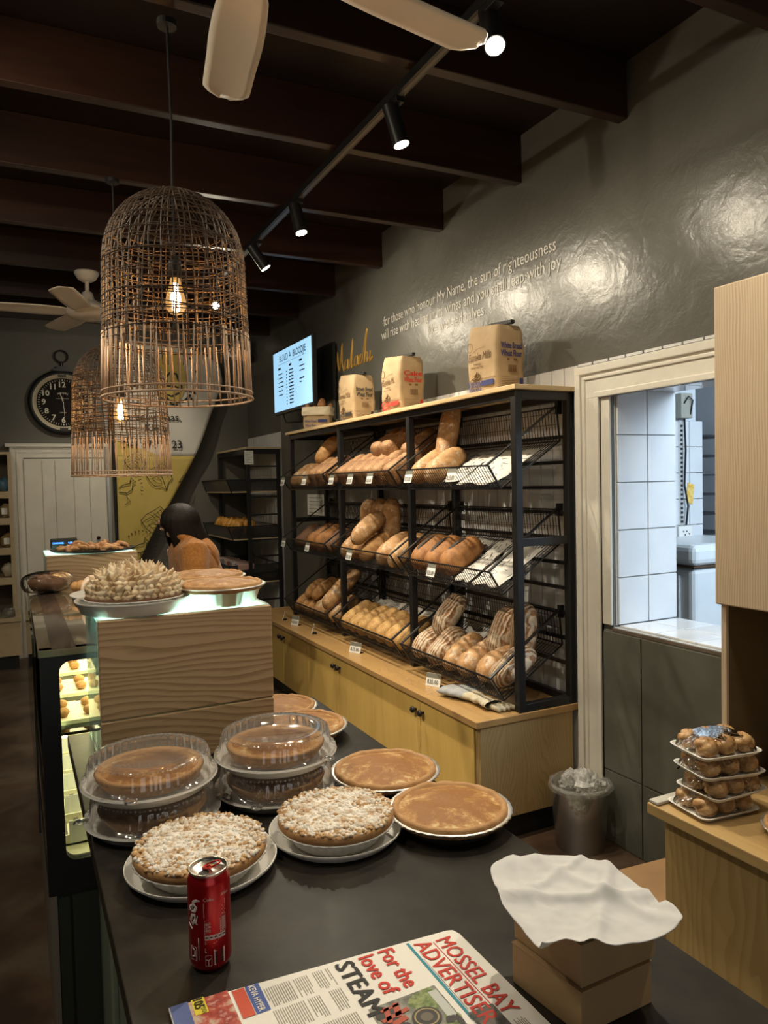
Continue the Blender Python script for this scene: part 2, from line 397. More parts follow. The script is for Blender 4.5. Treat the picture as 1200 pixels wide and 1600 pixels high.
MB().box((3.38,3.0,1.88),(3.47,3.05,2.02)).part('box', mat('aged_grey_metal', (.35,.34,.28), .5), t, bev=.004)
MB().tube([(3.40,3.0,1.96),(3.42,2.985,2.0),(3.46,2.99,1.98),(3.45,3.0,1.9)], .004, 6).part('loose_wire', M_blackm, t, smooth=True)
t = T('cable_conduit', 'slotted metal conduit with black cable on the kitchen tiles', 'conduit', (3.44,3.05,1.3))
o = MB().box((3.41,3.04,1.27),(3.435,3.052,1.87)); o.part('channel', M_foil, t)
o = MB()
for j in range(22): o.box((3.416,3.036,1.285+j*.026),(3.430,3.041,1.298+j*.026))
o.part('slots', M_blackm, t)
MB().tube([(3.442,3.035,1.88),(3.445,3.03,1.7),(3.440,3.035,1.5),(3.462,3.03,1.38),(3.452,3.035,1.27)], .006, 6).part('cable', M_blackm, t, smooth=True)
t = T('wall_socket', 'white double power socket at the bottom of the metal conduit', 'socket', (3.46,3.05,1.24))
MB().box((3.395,3.035,1.19),(3.50,3.052,1.265)).part('faceplate', M_white, t, bev=.003)
o = MB()
for x, z in ((3.43,1.235),(3.455,1.235),(3.443,1.215),(3.475,1.22)): o.box((x-.004,3.033,z-.004),(x+.004,3.036,z+.004))
o.part('socket_holes', M_blackm, t)
one('yellow_sticker', MB().plate([(3.465,3.05,1.41),(3.52,3.05,1.385),(3.535,3.05,1.50),(3.485,3.05,1.515)], (0,-.0015,0)), noisy('yellow_print', [(.4,(.75,.42,.06)),(.6,(.85,.62,.2))], 40), 'small yellow sticker on the kitchen tiles beside the black cable', 'sticker')
# enamel machine
t = T('dough_machine', 'white enamelled bakery machine with chipped lid seen through the hatch', 'machine', (3.3,2.5,0))
MB().box((3.03,2.62,.0),(3.58,3.04,1.09)).part('body', M_enamel, t, bev=.03, seg=3)
MB().box((3.0,2.59,1.10),(3.60,3.05,1.21)).part('lid', M_enamel, t, bev=.035, seg=3)
MB().box((3.015,2.605,1.092),(3.59,3.045,1.10)).part('seal', mat('rusty_seal', (.10,.055,.03), .8), t)
MB().box((3.018,2.70,.2),(3.031,2.95,1.05)).part('access_panel', M_enamel, t, bev=.006)
o = MB()
for j in range(6): o.bar((2.998,2.70+j*.03,1.125),(2.998,2.71+j*.03,1.18), .012, .006)
o.part('vent_slots', M_blackm, t)
# bread cooling rack in the kitchen
t = T('cooling_rack', 'tall steel cooling rack with trays in the kitchen behind the machine', 'rack', (4.0,3.2,0))
o = MB()
for x, y in ((3.75,3.45),(4.4,3.45),(3.75,3.95),(4.4,3.95)): o.bar((x,y,0),(x,y,2.0),.025)
o.part('frame', M_steel, t)
for j in range(13):
    MB().box((3.76,3.44,.25+j*.13),(4.39,3.96,.262+j*.13)).part('tray', mat('tray_metal', (.10,.10,.11), .4, .8), t)
for (x, j, c, lb) in ((3.9,12,0,'baked loaf on a high tray of the kitchen rack'),(3.85,9,1,'dark baking tin on the kitchen rack, the highest of its dark tins'),(3.88,8,1,'dark baking tin in the middle of the kitchen rack'),(3.85,7,0,'baked loaf on the kitchen rack just under the dark tins'),(4.0,6,1,'dark baking tin low on the kitchen rack')):
    z = .263+j*.13
    one('loaf' if c == 0 else 'baking_tin', MB().box((x-.1,3.46,z),(x+.15,3.62,z+.07)), M_blackm if c else noisy('crust_plain', [(.3,(.35,.18,.07)),(.7,(.5,.3,.14))], 9), lb, 'baking tin' if c else 'loaf', bev=.02)
# ================================================================== bread cabinet, rack, baskets
F = 1.70
t = T('cabinet', 'long low ply cabinet with black knobs under the black bread rack', 'cabinet', (F,4.1,0))
MB().box((F+.02,2.60,.11),(WX-.04,5.80,.52)).part('body', M_birch, t)
MB().box((F+.005,2.565,.11),(WX-.04,2.60,.52)).part('end_panel', M_cabend, t, bev=.002)
MB().box((F+.05,2.60,0),(WX-.05,5.8,.11)).part('plinth', M_black, t)
MB().box((F-.018,2.555,.52),(WX-.015,5.82,.55)).part('cabinet_top', M_birchtop, t, bev=.003)
ys = [2.605,3.07,3.57,4.07,4.57,5.08,5.58]
for i in range(6):
    d = MB().box((F,ys[i]+.002,.115),(F+.018,ys[i+1]-.002,.515)).part('door', M_birch, t, bev=.0015)
    yk = ys[i+1]-.035 if i % 2 == 0 else ys[i]+.035
    MB().lathe([(0,0),(.006,.0),(.006,.012),(.014,.016),(.017,.022),(.012,.030),(0,.031)], n=16).xf(Matrix.Translation((F,yk,.46)) @ Euler((0,-PI/2,0)).to_matrix().to_4x4()).part('knob', M_black, d, smooth=True)
PY = [2.56,3.50,4.45,5.40]
t = T('bread_rack', 'black steel bread rack with ply top standing on the long cabinet', 'rack', (2.07,4.0,.55))
for i, y in enumerate(PY):
    for x, nm in ((1.905,'front'),(2.185,'rear')):
        MB().box((x,y,.552),(x+.035,y+.035,1.93)).part('post', M_black, t, bev=.003)
    MB().box((1.94,y,1.895),(2.185,y+.035,1.93)).part('top_end_bar', M_black, t, bev=.002); MB().box((1.94,y,.552),(2.185,y+.035,.585)).part('bottom_end_bar', M_black, t, bev=.002)
    if i in (0,3): MB().box((1.94,y+.004,1.265),(2.185,y+.03,1.30)).part('mid_brace', M_black, t, bev=.002)
for x in (1.905,2.185):
    for i in range(3): MB().box((x+.002,PY[i]+.035,1.897),(x+.032,PY[i+1],1.928)).part('top_rail', M_black, t, bev=.002)
for i in range(3): MB().box((2.187,PY[i]+.035,.555),(2.215,PY[i+1],.583)).part('bottom_rail', M_black, t, bev=.002)
for j in range(10):
    z = 1.738-j*.1125
    for i in range(3): MB().box((2.19,PY[i]+.035,z-.008),(2.203,PY[i+1],z+.008)).part('back_rail', M_black, t)
MB().box((1.885,2.535,1.932),(WX-.015,5.45,1.952)).part('top_board', M_shelf, t, bev=.002)
# baskets --------------------------------------------------------------
Z0 = [1.515,1.06,.60]; BY = [4.49,3.55,2.62]   # columns left, middle, right (near)
BW = .84; BX = 1.868
U = Vector((.843,0,.537)); Wn = Vector((-.537,0,.843))
SL = .382; LIP = Vector((-.065,0,.10)); BK = Vector((-.015,0,.15))
E_ = U*SL; TOPB = E_+BK
b = T('wire_basket', 'x', 'basket', (0,0,0), 0, 'wire bread baskets on the black rack')
o = MB()
n = 40; th = .0022
for i in range(1, n):
    y = BW*i/n
    for a, c in ((LIP,Vector((0,0,0))),(Vector((0,0,0)),E_),(E_,TOPB)): o.bar(a+Y*y, c+Y*y, th, th)
for a, c, m in ((LIP,Vector((0,0,0)),2),(Vector((0,0,0)),E_,8),(E_,TOPB,3)):
    for j in range(m):
        p = a.lerp(c, (j+.5)/m); o.bar(p, p+Y*BW, .0022, .0022)
o.lpart('wire_mesh', M_black, b)
o = MB()
for p in (LIP, Vector((0,0,0)), E_, TOPB): o.bar(p, p+Y*BW, .007, .007)
for y in (0, BW): o.bar(LIP+Y*y, Y*y, .010, .006); o.bar(Y*y, E_+Y*y, .006, .006); o.bar(E_+Y*y, TOPB+Y*y, .006, .006)
o.lpart('rim', M_black, b)
HK = TOPB+Vector((.02,0,.015))
for y in (.012, BW-.012):
    MB().bar(HK+Y*y, LIP+Y*y, .016, .006).lpart('strut', M_black, b)
    MB().box((HK.x-.012,y-.01,HK.z-.045),(HK.x+.012,y+.01,HK.z+.012)).lpart('hook', M_black, b)
rown = ['top','middle','bottom']; coln = ['far-left','middle','right-hand']
first = True
for r in range(3):
    for c in range(3):
        lb = 'tilted black wire basket, %s row, %s column of the bread rack' % (rown[r], coln[c])
        M = Matrix.Translation((BX,BY[c],Z0[r]))
        if first: place(b, M); b['label'] = lb; first = False
        else: dup(b, M, lb)
# loaves ----------------------------------------------------------------
def crust(name, c_lo, c_hi, flour=None, fl=.5, bands=0, seeds=None, sscale=90, band_c=None, bw=1.0, top=None):
    if name in MATS: return MATS[name]
    m = mat(name, c_lo, .68); mp = coords(m); n = nz(m, mp, 22, 5, .6)
    r = ramp(m, n, 'Fac', [(.36, c_lo), (.64, c_hi)]); cur = (r, 'Color')
    sx = N(m, 'ShaderNodeSeparateXYZ'); L(m, mp, 'Vector', sx, 0)
    def mixc(fac, fo, colr):
        nonlocal cur
        x = N(m, 'ShaderNodeMixRGB'); L(m, fac, fo, x, 'Fac'); L(m, cur[0], cur[1], x, 'Color1'); x.inputs['Color2'].default_value = (*colr, 1); cur = (x, 'Color')
    hb = n
    if bands:
        w = N(m, 'ShaderNodeTexWave'); w.bands_direction = 'Y' if bands < 0 else 'DIAGONAL'; L(m, mp, 'Vector', w, 'Vector')
        w.inputs['Scale'].default_value = abs(bands); w.inputs['Distortion'].default_value = 4.0; w.inputs['Detail'].default_value = 3; w.inputs['Detail Scale'].default_value = 1.2
        rr = ramp(m, w, 'Fac', [(.45, (0,0,0)), (.68, (1,1,1))]); mixc(rr, 'Color', band_c or flour); hb = w
    if flour:
        n2 = nz(m, mp, 30, 7, .7, .5); r2 = ramp(m, n2, 'Fac', [(fl, (0,0,0)), (fl+.16, (.85,.85,.85))])
        gz = N(m, 'ShaderNodeMapRange'); L(m, sx, 'Z', gz, 0); gz.inputs[1].default_value = .02; gz.inputs[2].default_value = .06
        mu = N(m, 'ShaderNodeMath', operation='MULTIPLY'); L(m, r2, 'Color', mu, 0); L(m, gz, 0, mu, 1); mixc(mu, 'Value', flour)
    if seeds:
        v = N(m, 'ShaderNodeTexVoronoi'); L(m, mp, 'Vector', v, 'Vector'); v.inputs['Scale'].default_value = sscale
        r3 = ramp(m, v, 'Distance', [(.18, (1,1,1)), (.32, (0,0,0))]); mixc(r3, 'Color', seeds)
    L(m, cur[0], cur[1], P(m), 'Base Color')
    n3 = nz(m, mp, 60, 4, .6); b1 = bump(m, n3, 'Fac', .35, .004)
    if bands: bump(m, hb, 'Fac', .5, .008, b1)
    return m
FL = (.68,.60,.48)
C_rustic = crust('floury_rustic_crust', (.15,.06,.022), (.34,.16,.065), FL, .49, -21, band_c=(.56,.44,.30))
C_white = crust('floury_golden_crust', (.30,.145,.05), (.50,.29,.125), FL, .52)
C_seed = crust('seeded_crust', (.40,.21,.065), (.58,.36,.13), FL, .62, seeds=(.20,.10,.035), sscale=110)
C_poppy = crust('dark_golden_crust', (.20,.075,.02), (.36,.165,.05))
C_tin = crust('oat_tin_crust', (.20,.09,.035), (.36,.19,.08), seeds=(.50,.33,.17), sscale=80)
C_dark = crust('dark_rye_crust', (.10,.045,.02), (.18,.085,.04), FL, .62)
C_gold = crust('golden_crust', (.30,.135,.04), (.54,.30,.11), FL, .6)
C_strip = mat('poppy_seed_strip', (.04,.035,.03), .8)
def loaf_mesh(Lx, Wy, H, seed, p=3.2, boxy=.9, lump=.05, cuts=0, cutd=.006, ridge=0, taper=0):
    o = MB()
    def fn(u, v):
        t_ = -math.cos(PI*u); x = t_*Lx/2
        r = max(0, (1-abs(t_)**p))**(1/2.2)
        th = 2*PI*v; cy, sz = math.cos(th), math.sin(th)
        e = boxy; cy = math.copysign(abs(cy)**e, cy); s2 = math.copysign(abs(sz)**e, sz)
        y = Wy/2*r*cy*(1-taper*t_); z = H*(.36+.64*s2*r) if s2 > 0 else H*.36*(1+s2*min(1, r*1.15))
        if r < .02: z = H*.36
        nn = noise.noise(Vector((x*9+seed*7, y*9, z*9)))
        k = 1+lump*2*nn; y *= k
        if s2 > 0:
            z = H*.36+(z-H*.36)*(1+lump*3*nn)
            if cuts:
                ph = (x/Lx+.5)*cuts+y/Wy*.9; d = abs(ph-round(ph)); z -= cutd*max(0, 1-d*5)*s2*r
            if ridge: z += ridge*math.exp(-(y/(Wy*.12))**2)*r*s2
        return Vector((x, y, max(0, z)))
    return o.grid(fn, 30, 26, True)
KINDS = {
 'rustic': dict(m=C_rustic, nm='floury_loaf', a=(.25,.145,.105), kw=dict(cuts=0, ridge=.006, lump=.07)),
 'batard': dict(m=C_white, nm='floury_loaf', a=(.25,.125,.095), kw=dict(cuts=5, cutd=.011)),
 'seed': dict(m=C_seed, nm='seeded_loaf', a=(.25,.115,.095), kw=dict(p=4, lump=.05)),
 'poppy': dict(m=C_poppy, nm='poppy_loaf', a=(.25,.135,.115), kw=dict(p=3.5, boxy=.85)),
 'tin': dict(m=C_tin, nm='tin_loaf', a=(.24,.12,.12), kw=dict(p=9, boxy=.55, cuts=7, cutd=.006, lump=.03)),
 'dark': dict(m=C_dark, nm='rye_loaf', a=(.24,.13,.10), kw=dict(p=3.5)),
 'gold': dict(m=C_gold, nm='golden_loaf', a=(.25,.125,.095), kw=dict(p=3.6, lump=.09)),
 'cia': dict(m=C_gold, nm='ciabatta', a=(.19,.10,.075), kw=dict(p=4.5, lump=.12)),
 'white': dict(m=C_white, nm='white_loaf', a=(.27,.135,.105), kw=dict(p=3.4, lump=.06)),
 'long': dict(m=C_white, nm='long_loaf', a=(.36,.115,.095), kw=dict(p=5, lump=.08)),
}
protos = {}
def slope_M(r, y, s, h=.006, yaw=0, lift=0, stand=0, roll=0):
    B = Matrix((( U.x,0,Wn.x,0),(0,1,0,0),(U.z,0,Wn.z,0),(0,0,0,1)))
    p = Vector((BX,y,Z0[r]))+U*s+Wn*(h+lift)
    return Matrix.Translation(p) @ B @ Euler((roll, -stand, yaw), 'ZYX').to_matrix().to_4x4()
def loaf(kind, M, label, group=None, var=None):
    K = KINDS[kind]; var = random.randint(0, 1) if var is None else var; key = (kind, var)
    if key not in protos:
        me = loaf_mesh(*K['a'], seed=var*5+len(protos), **K['kw'])
        ob = me.make(K['nm'], K['m'], None, smooth=True)
        if kind == 'poppy':
            a = K['a']; s_ = MB().grid(lambda u, v: Vector(((u-.5)*a[0]*.72, (v-.5)*.026, a[2]*(1+.004/a[2])*(1-abs(u-.5)**3*1.5)+.002-.004*abs(v-.5))), 14, 5)
            s_.lpart('poppy_seed_strip', C_strip, ob, smooth=True)
        protos[key] = ob; tag(ob, label, 'bread'); ob.matrix_basis = M
    else: ob = dup(protos[key], M, label)
    if group: ob['group'] = group
    elif 'group' in ob: del ob['group']
    return ob
G = 'loaves in the %s-row %s basket'
def row(kind, r, c, lst, fmt, names):
    for (y, s, kw), nm in zip(lst, names):
        k = dict(kw); kd = k.pop('kind', kind); loaf(kd, slope_M(r, y, s, **k), fmt % nm, G % (rown[r], coln[c]))
ordn = ['first from the left','second from the left','third from the left','fourth from the left','fifth from the left','sixth from the left','seventh from the left']
row('rustic', 2, 2, [(3.385,.135,{}),(3.235,.135,dict(yaw=.05)),(3.085,.135,{'kind':'batard'}),(2.95,.14,{'kind':'batard','yaw':-.1}),(2.81,.15,{'kind':'batard','yaw':.1}),(2.69,.15,{'yaw':-.05})],
    'floury scored loaf, %s along the front of the bottom right basket', ordn)
row('rustic', 2, 2, [(3.33,.29,dict(lift=.075,stand=.35)),(2.86,.30,dict(lift=.07,stand=.5)),(2.74,.34,dict(lift=.075,stand=.75,yaw=.2))],
    'floury striped loaf %s, bottom right basket', ['lying back left','leaning in the back middle','standing at the back right end'])
row('seed', 2, 1, [(4.33,.13,{}),(4.205,.13,{}),(4.085,.13,{}),(3.965,.135,{}),(3.84,.135,{}),(3.715,.135,{'kind':'seed'}),(3.605,.14,{'kind':'seed'})],
    'golden seeded loaf, %s in the bottom middle basket', ordn)
row('cia', 2, 0, [(5.22,.10,{}),(5.10,.105,dict(yaw=.1)),(4.985,.105,dict(yaw=-.08)),(5.15,.28,dict(stand=.1)),(5.03,.29,dict(stand=.1)),(5.07,.18,dict(lift=.075)),(4.90,.29,{}),(4.95,.18,dict(lift=.075,yaw=.1))],
    'small golden ciabatta %s of the bottom left basket', ['at the left front','second along the front','third along the front','at the back left','second along the back','heaped on top, left side,','third along the back','heaped on top, right side,'])
row('batard', 2, 0, [(4.83,.14,{}),(4.70,.14,{}),(4.57,.14,dict(yaw=.05))], 'pale floury loaf %s of the bottom left basket', ['first of three pale ones at the front','second of three pale ones at the front','at the right front end'])
row('long', 2, 0, [(4.62,.22,dict(lift=.10,stand=.12,yaw=.1))], 'long pale loaf %s bottom left basket', ['lying on top at the right of the'])
row('poppy', 1, 2, [(3.375,.14,{}),(3.235,.14,dict(yaw=.04)),(3.09,.145,dict(yaw=-.04))], 'dark loaf with poppy seed stripe, %s, middle-row right basket', ordn)
row('gold', 1, 1, [(4.30,.135,{'kind':'white'}),(4.165,.135,{}),(4.03,.13,{}),(3.78,.135,{'kind':'white'}),(3.63,.13,{'kind':'white'})], 'golden loaf, %s along the front of the middle-row middle basket', ordn)
row('white', 1, 1, [(4.05,.16,dict(lift=.112,stand=.1)),(4.32,.33,dict(lift=.09,stand=1.0)),(4.17,.335,dict(lift=.09,stand=1.0)),(4.02,.34,dict(lift=.09,stand=1.0))], 'large golden loaf %s, middle-row middle basket', ['lying on top of the front row','upright at the back, left one','upright at the back, middle one','upright at the back, right one'])
row('dark', 1, 0, [(5.17,.135,{}),(4.90,.135,{'kind':'poppy'}),(4.76,.135,{'kind':'poppy'}),(4.62,.135,{})], 'dark crusted loaf, %s in the middle-row left basket', ordn)
row('batard', 0, 0, [(5.23,.13,{}),(5.09,.13,{}),(4.955,.13,{})], 'floury striped loaf, %s in the top left basket', ordn)
row('tin', 0, 0, [(4.81,.13,{}),(4.68,.13,{}),(4.55,.13,{})], 'brown tin loaf, %s of the tin loaves in the top left basket', ordn)
row('gold', 0, 0, [(4.90,.28,dict(lift=.11,stand=.2))], 'golden loaf %s top left basket', ['lying on the others at the back of the'])
row('tin', 0, 1, [(4.30,.13,{}),(4.175,.13,{}),(4.05,.13,{}),(3.925,.13,{}),(3.80,.13,{}),(3.64,.13,{})], 'oat topped tin loaf, %s along the front of the top middle basket', ordn)
row('tin', 0, 1, [(4.02,.30,dict(lift=.06)),(3.89,.30,dict(lift=.06)),(3.66,.30,dict(lift=.03))], 'tin loaf at the back of the top middle basket, %s', ['left one','middle one','right one'])
row('white', 0, 2, [(3.37,.14,{}),(3.22,.14,dict(yaw=.1))], 'pale floury loaf, %s in the top right basket', ordn)
row('long', 0, 2, [(3.33,.32,dict(lift=.09,stand=.78,yaw=.0))], 'long rustic loaf %s top right basket', ['propped upright at the back of the'])
# printed liner papers
M_liner = noisy('printed_liner_paper', [(.4,(.54,.52,.48)),(.7,(.62,.60,.56))], 6, .8, bmp=.3, bscale=10)
def liner(r, y0, y1, s0, s1, label, h=.006, seed=0):
    def fn(u, v):
        y = y0+(y1-y0)*v; s = s0+(s1-s0)*u
        w = .007*noise.noise(Vector((y*14, s*14, seed)))+.006*noise.noise(Vector((y*40, s*30, seed+4)))
        return Vector((BX,y,Z0[r]))+U*(s+.01*math.sin(v*9+seed))+Wn*(h+.010+w)
    o = MB().grid(fn, 14, 16)
    t = one('liner_paper', o, M_liner, label, 'paper', 'printed papers lining the bread baskets', loc=(BX,y0,Z0[r]), smooth=True, solid=.001)
    rr = random.Random(seed); o = MB()
    for i in range(26):
        u_, v_ = rr.uniform(.06,.9), rr.uniform(.06,.92); a = rr.uniform(0, PI); pts = []
        for k in range(5):
            pts.append(fn(min(.98,max(.02,u_+.05*(k-2)/2*math.cos(a))), min(.98,max(.02,v_+.07*(k-2)/2*math.sin(a)+.01*math.sin(k*2)))) + Wn*.0016)
        o.tube(pts, [.0006,.0016,.002,.0016,.0006], 4)
    o.part('printed_motifs', M_grey_ink, t); return t
liner(0, 2.66, 2.98, .02, .29, 'printed white paper hanging over the near end of the top right basket', seed=1)
liner(0, 2.99, 3.15, .05, .28, 'printed white paper in the middle of the top right basket', seed=2)
liner(1, 2.66, 2.87, .02, .32, 'printed white paper at the near end of the middle-row right basket', seed=3)
liner(1, 2.90, 3.02, .02, .34, 'printed white paper left of the near-end sheet in the middle-row right basket', seed=4)
liner(1, 3.06, 3.44, .26, .33, 'printed white paper behind the poppy seed loaves', seed=5)
liner(2, 3.09, 3.30, .20, .31, 'printed white paper behind the front loaves of the bottom right basket', seed=6)
liner(2, 2.94, 3.06, .20, .32, 'small printed white paper beside the near-end loaves, bottom right basket', seed=7)
liner(2, 4.03, 4.36, .25, .34, 'printed white paper behind the seeded loaves, left piece', seed=8)
liner(2, 3.68, 3.98, .25, .34, 'printed white paper behind the seeded loaves, right piece', seed=9)
liner(1, 4.95, 5.10, .06, .33, 'crumpled white paper between the dark loaves of the middle-row left basket', seed=10)
# price tags clipped on baskets
M_tag = mat('tag_white', (.75,.74,.70), .5)
M_taghead = mat('tag_header', (.16,.16,.13), .5)
for r, y, lb in ((0,5.27,'leftmost'),(0,4.82,'second from the left'),(0,4.33,'third from the left'),(0,4.04,'fourth from the left'),(0,3.77,'fifth from the left'),(0,3.31,'sixth from the left'),(0,2.90,'nearest'),(1,5.29,'leftmost'),(1,4.79,'second from the left'),(1,4.08,'third from the left'),(1,3.10,'nearest')):
    w = .075; c = Vector((BX-.072,y,Z0[r]+.075)); dn = Vector((-.25,0,-.97)).normalized()
    t = tag(MB().plate([c+Y*w/2, c-Y*w/2, c-Y*w/2+dn*.042, c+Y*w/2+dn*.042][::-1], (.002,0,0)).make('price_tag', M_tag), 'white price tag clipped to a %s-row basket, %s in that row' % (rown[r], lb), 'price tag', 'price tags on the baskets')
    up = -dn
    MB().plate([c+Y*w/2+up*.022, c-Y*w/2+up*.022, c-Y*w/2, c+Y*w/2][::-1], (.002,0,0)).part('header', M_taghead, t)
    MB().text('R35.00', c+Y*w*.4+dn*.034, -Y, up, size=.030, width=w*.8, off=.002, bold=.01).part('price', M_ink, t)
def stand_card(x, y, z, rz, price, label, wide=.085):
    t = T('price_card', label, 'price card', (x,y,z), rz, 'price cards standing on the cabinet')
    t['category'] = 'price card'
    MB().plate([(-wide/2,0,.0),(wide/2,0,.0),(wide/2,.018,.06),(-wide/2,.018,.06)], (0,.002,0)).lpart('card', M_tag, t)
    MB().plate([(-wide/2,.0115,.04),(wide/2,.0115,.04),(wide/2,.0172,.06),(-wide/2,.0172,.06)], (0,-.0012,0)).lpart('header', M_taghead, t)
    MB().box((-wide/2,.003,0),(wide/2,.035,.003)).lpart('foot', M_black, t)
    if price: MB().text(price, (0,.001,.012), X, (0,.018,.06), size=.03, width=wide*.75, align='c', bold=.01, off=.001).lpart('price', M_ink, t)
    return t
stand_card(1.80,3.12,.551,-1.15,'R35.00','white price card with black heading nearest the oven glove')
stand_card(1.77,3.98,.551,-1.15,'R35.00','white price card with black heading below the seeded loaves')
stand_card(1.76,5.0,.551,-1.15,'R20.00','small white price card below the ciabattas', .07)
stand_card(1.76,4.66,.551,-1.9,None,'card seen edge-on below the pale loaves on the left', .06)
stand_card(1.76,5.26,.551,-1.9,None,'card seen edge-on at the far left of the cabinet top', .06)
# oven glove
t = T('oven_glove', 'worn grey and cream oven glove lying on the cabinet top', 'oven glove', (1.80,2.80,.552))
def gl(u, v):
    x = u*.34; w = .062*(1-.25*u)*(1+.25*math.sin(u*7)); th = 2*PI*v
    y = w*math.cos(th)+.02*math.sin(u*5); z = .024+.024*math.sin(th)*(1-.3*u)*(1 if 0 < u < 1 else .5)+.009*noise.noise(Vector((u*9, math.cos(th)*2, 1)))
    return Vector((1.79+.07*u+y*.9, 2.97-x, max(.001, z)+.552))
MB().grid(lambda u, v: gl(u*.42, v), 14, 18, True).part('cuff', noisy('grey_cotton', [(.3,(.24,.25,.26)),(.7,(.34,.35,.36))], 20, .95, bmp=.4), t, smooth=True)
MB().grid(lambda u, v: gl(.42+u*.5, v), 16, 18, True).part('palm', noisy('scorched_cotton', [(.35,(.42,.36,.24)),(.6,(.52,.47,.36)),(.7,(.28,.22,.14))], 26, .95, bmp=.4), t, smooth=True)
o = MB()
for k in range(4):
    a = Vector((1.832+.018*k,2.665,.566)); o.tube([a, a+Vector((.004*k,-.03,.003)), a+Vector((.008*k+.003,-.06,-.002))], [.014,.013,.009], 8)
o.part('fingers', MATS['scorched_cotton'], t, smooth=True)
rr = random.Random(3); o = MB()
for i in range(90):
    x = 1.70+rr.random()*.13; y = 2.9+rr.random()**.7*.75; s_ = rr.uniform(.0012,.003); o.ball((x,y,.5505+s_*.6), s_, 5, 3)
for i in range(60):
    x = 1.86+rr.random()*.02; y = 2.62+rr.random()*.7; s_ = rr.uniform(.001,.0025); o.ball((x,y,.5505+s_*.6), s_, 5, 3)
ob = o.make('bread_crumbs', mat('crumb', (.55,.42,.25), .9)); tag(ob, 'bread crumbs scattered on the cabinet top', 'crumbs'); ob['kind'] = 'stuff'
# paper notice on grey panel
t = one('paper_notice', MB().box((WX-.033,5.48,1.30),(WX-.031,5.86,1.47)), M_paper, 'white printed notice on the grey panel behind the left bay of the rack', 'notice')
o = MB()
for j in range(5): o.quad((WX-.033,5.82,1.44-j*.03), -Y, Z, .30-.05*(j % 2), .004)
o.part('printed_lines', M_grey_ink, t)
# ------------------------------------------------------------------ flour bags on top
def flour_bag(cx, cy, z, rz, kind, colr, label, h=.31, seed=0):
    w, d = .235, .145     # local: front face looks to -Y
    t = T('flour_bag', label, 'flour bag', (cx,cy,z), rz, 'paper flour bags on top of the bread rack')
    def fn(u, v):
        th = 2*PI*v+PI/4; c_, s_ = math.cos(th), math.sin(th); e = .20
        x = w/2*math.copysign(abs(c_)**e, c_); y = d/2*math.copysign(abs(s_)**e, s_); zz = u*h
        k = max(0, (u-.87)/.13); y *= 1-.12*k**1.6; x *= 1-.02*k
        puff = .010*math.sin(PI*min(1, u*1.05)); nn = noise.noise(Vector((x*16, y*16, zz*13+seed)))
        x += math.copysign(puff, x)*.5+nn*.004; y += (math.copysign(puff, y)+nn*.007)*(1-k)
        if u > .9: zz -= .025*k*(x/w+.3)*(1 if seed else 1)
        return Vector((x, y, zz))
    o = MB().grid(fn, 26, 48, True); o.add([fn(0, v/16) for v in range(16)], [tuple(range(16))[::-1]]); o.grid(lambda u, v: fn(1, v)*(1-u)+Vector((0,0,h+.004))*u, 5, 48, True)
    o.lpart('paper_sack', M_kraft, t, smooth=True)
    MB().box((-w/2+.05,-.010,h-.008),(w/2-.004,.012,h+.010)).xf(Matrix.Rotation(.08,4,'Y')).lpart('folded_mouth', M_blackm, t, bev=.003)
    def FT(mb, s_, x, zz, size, **kw): mb.text(s_, (x,-d/2-.0105,zz), X, Z, size=size, off=.002, **kw)
    a = MB(); FT(a, 'Eureka Mills', -.10, h*.50, .050, width=.185, shear=.3, bold=.02); FT(a, 'Traditional', -.06, h*.43, .018, width=.06); FT(a, 'Stoneground Flour', -.08, h*.385, .018, width=.10)
    a.tube([Vector((-.085,-d/2-.0125,h*.70))+q_ for q_ in arc(20,.022,plane='xz')], .0012, 4, True)
    for pts in ([(-.075,.23),(-.05,.205),(-.02,.215),(.0,.25),(-.01,.29),(-.03,.30),(-.035,.27),(-.05,.25),(-.075,.23)],[(-.06,.225),(-.03,.235),(-.01,.26)],[(-.045,.25),(-.03,.33),(-.015,.30)],[(-.04,.29),(-.055,.27)]):
        a.tube([(x,-d/2-.0125,zz*h) for x, zz in pts], .0022, 4)
    a.tube([(-.06,-d/2-.0125,h*.62),(-.02,-d/2-.0125,h*.66),(.04,-d/2-.0125,h*.67)], .0008, 4)
    a.lpart('brown_print', M_brownink, t)
    b_ = MB(); FT(b_, kind[0], -.108, h*.12, .045, width=.118, bold=.03); FT(b_, kind[1], -.104, h*.03, .045, width=.11, bold=.03)
    b_.box((.012,-d/2-.0135,h*.115),(.105,-d/2-.0125,h*.19)); 
    # side face (+X)
    sx = w/2+.008
    b_.text(kind[0], (sx,-.058,h*.61), Y, Z, size=.040, width=.115, off=.002, bold=.03); b_.text(kind[1], (sx,-.058,h*.50), Y, Z, size=.040, width=.115, off=.002, bold=.03)
    b_.box((sx+.001,.045,h*.115),(sx+.0025,.062,h*.20))
    b_.lpart('coloured_print', colr, t)
    s_ = MB()
    for j in range(9): s_.box((sx+.001,-.018+j*.0055,h*.28),(sx+.0022,-.018+j*.0055+.0025,h*.38))
    s_.box((sx+.001,-.025,h*.44),(sx+.002,-.012,h*.47)); s_.box((sx+.001,.012,h*.44),(sx+.002,.03,h*.47))
    for j in range(7): s_.box((sx+.001,-.06,h*(.205-.025*j)),(sx+.0018,.035,h*(.209-.025*j)))
    s_.box((-w/2+.01,-d/2-.0115,h*.222),(w/2,-d/2-.0105,h*.226))
    s_.lpart('small_print', M_brownink, t)
    return t
ZT = 1.953
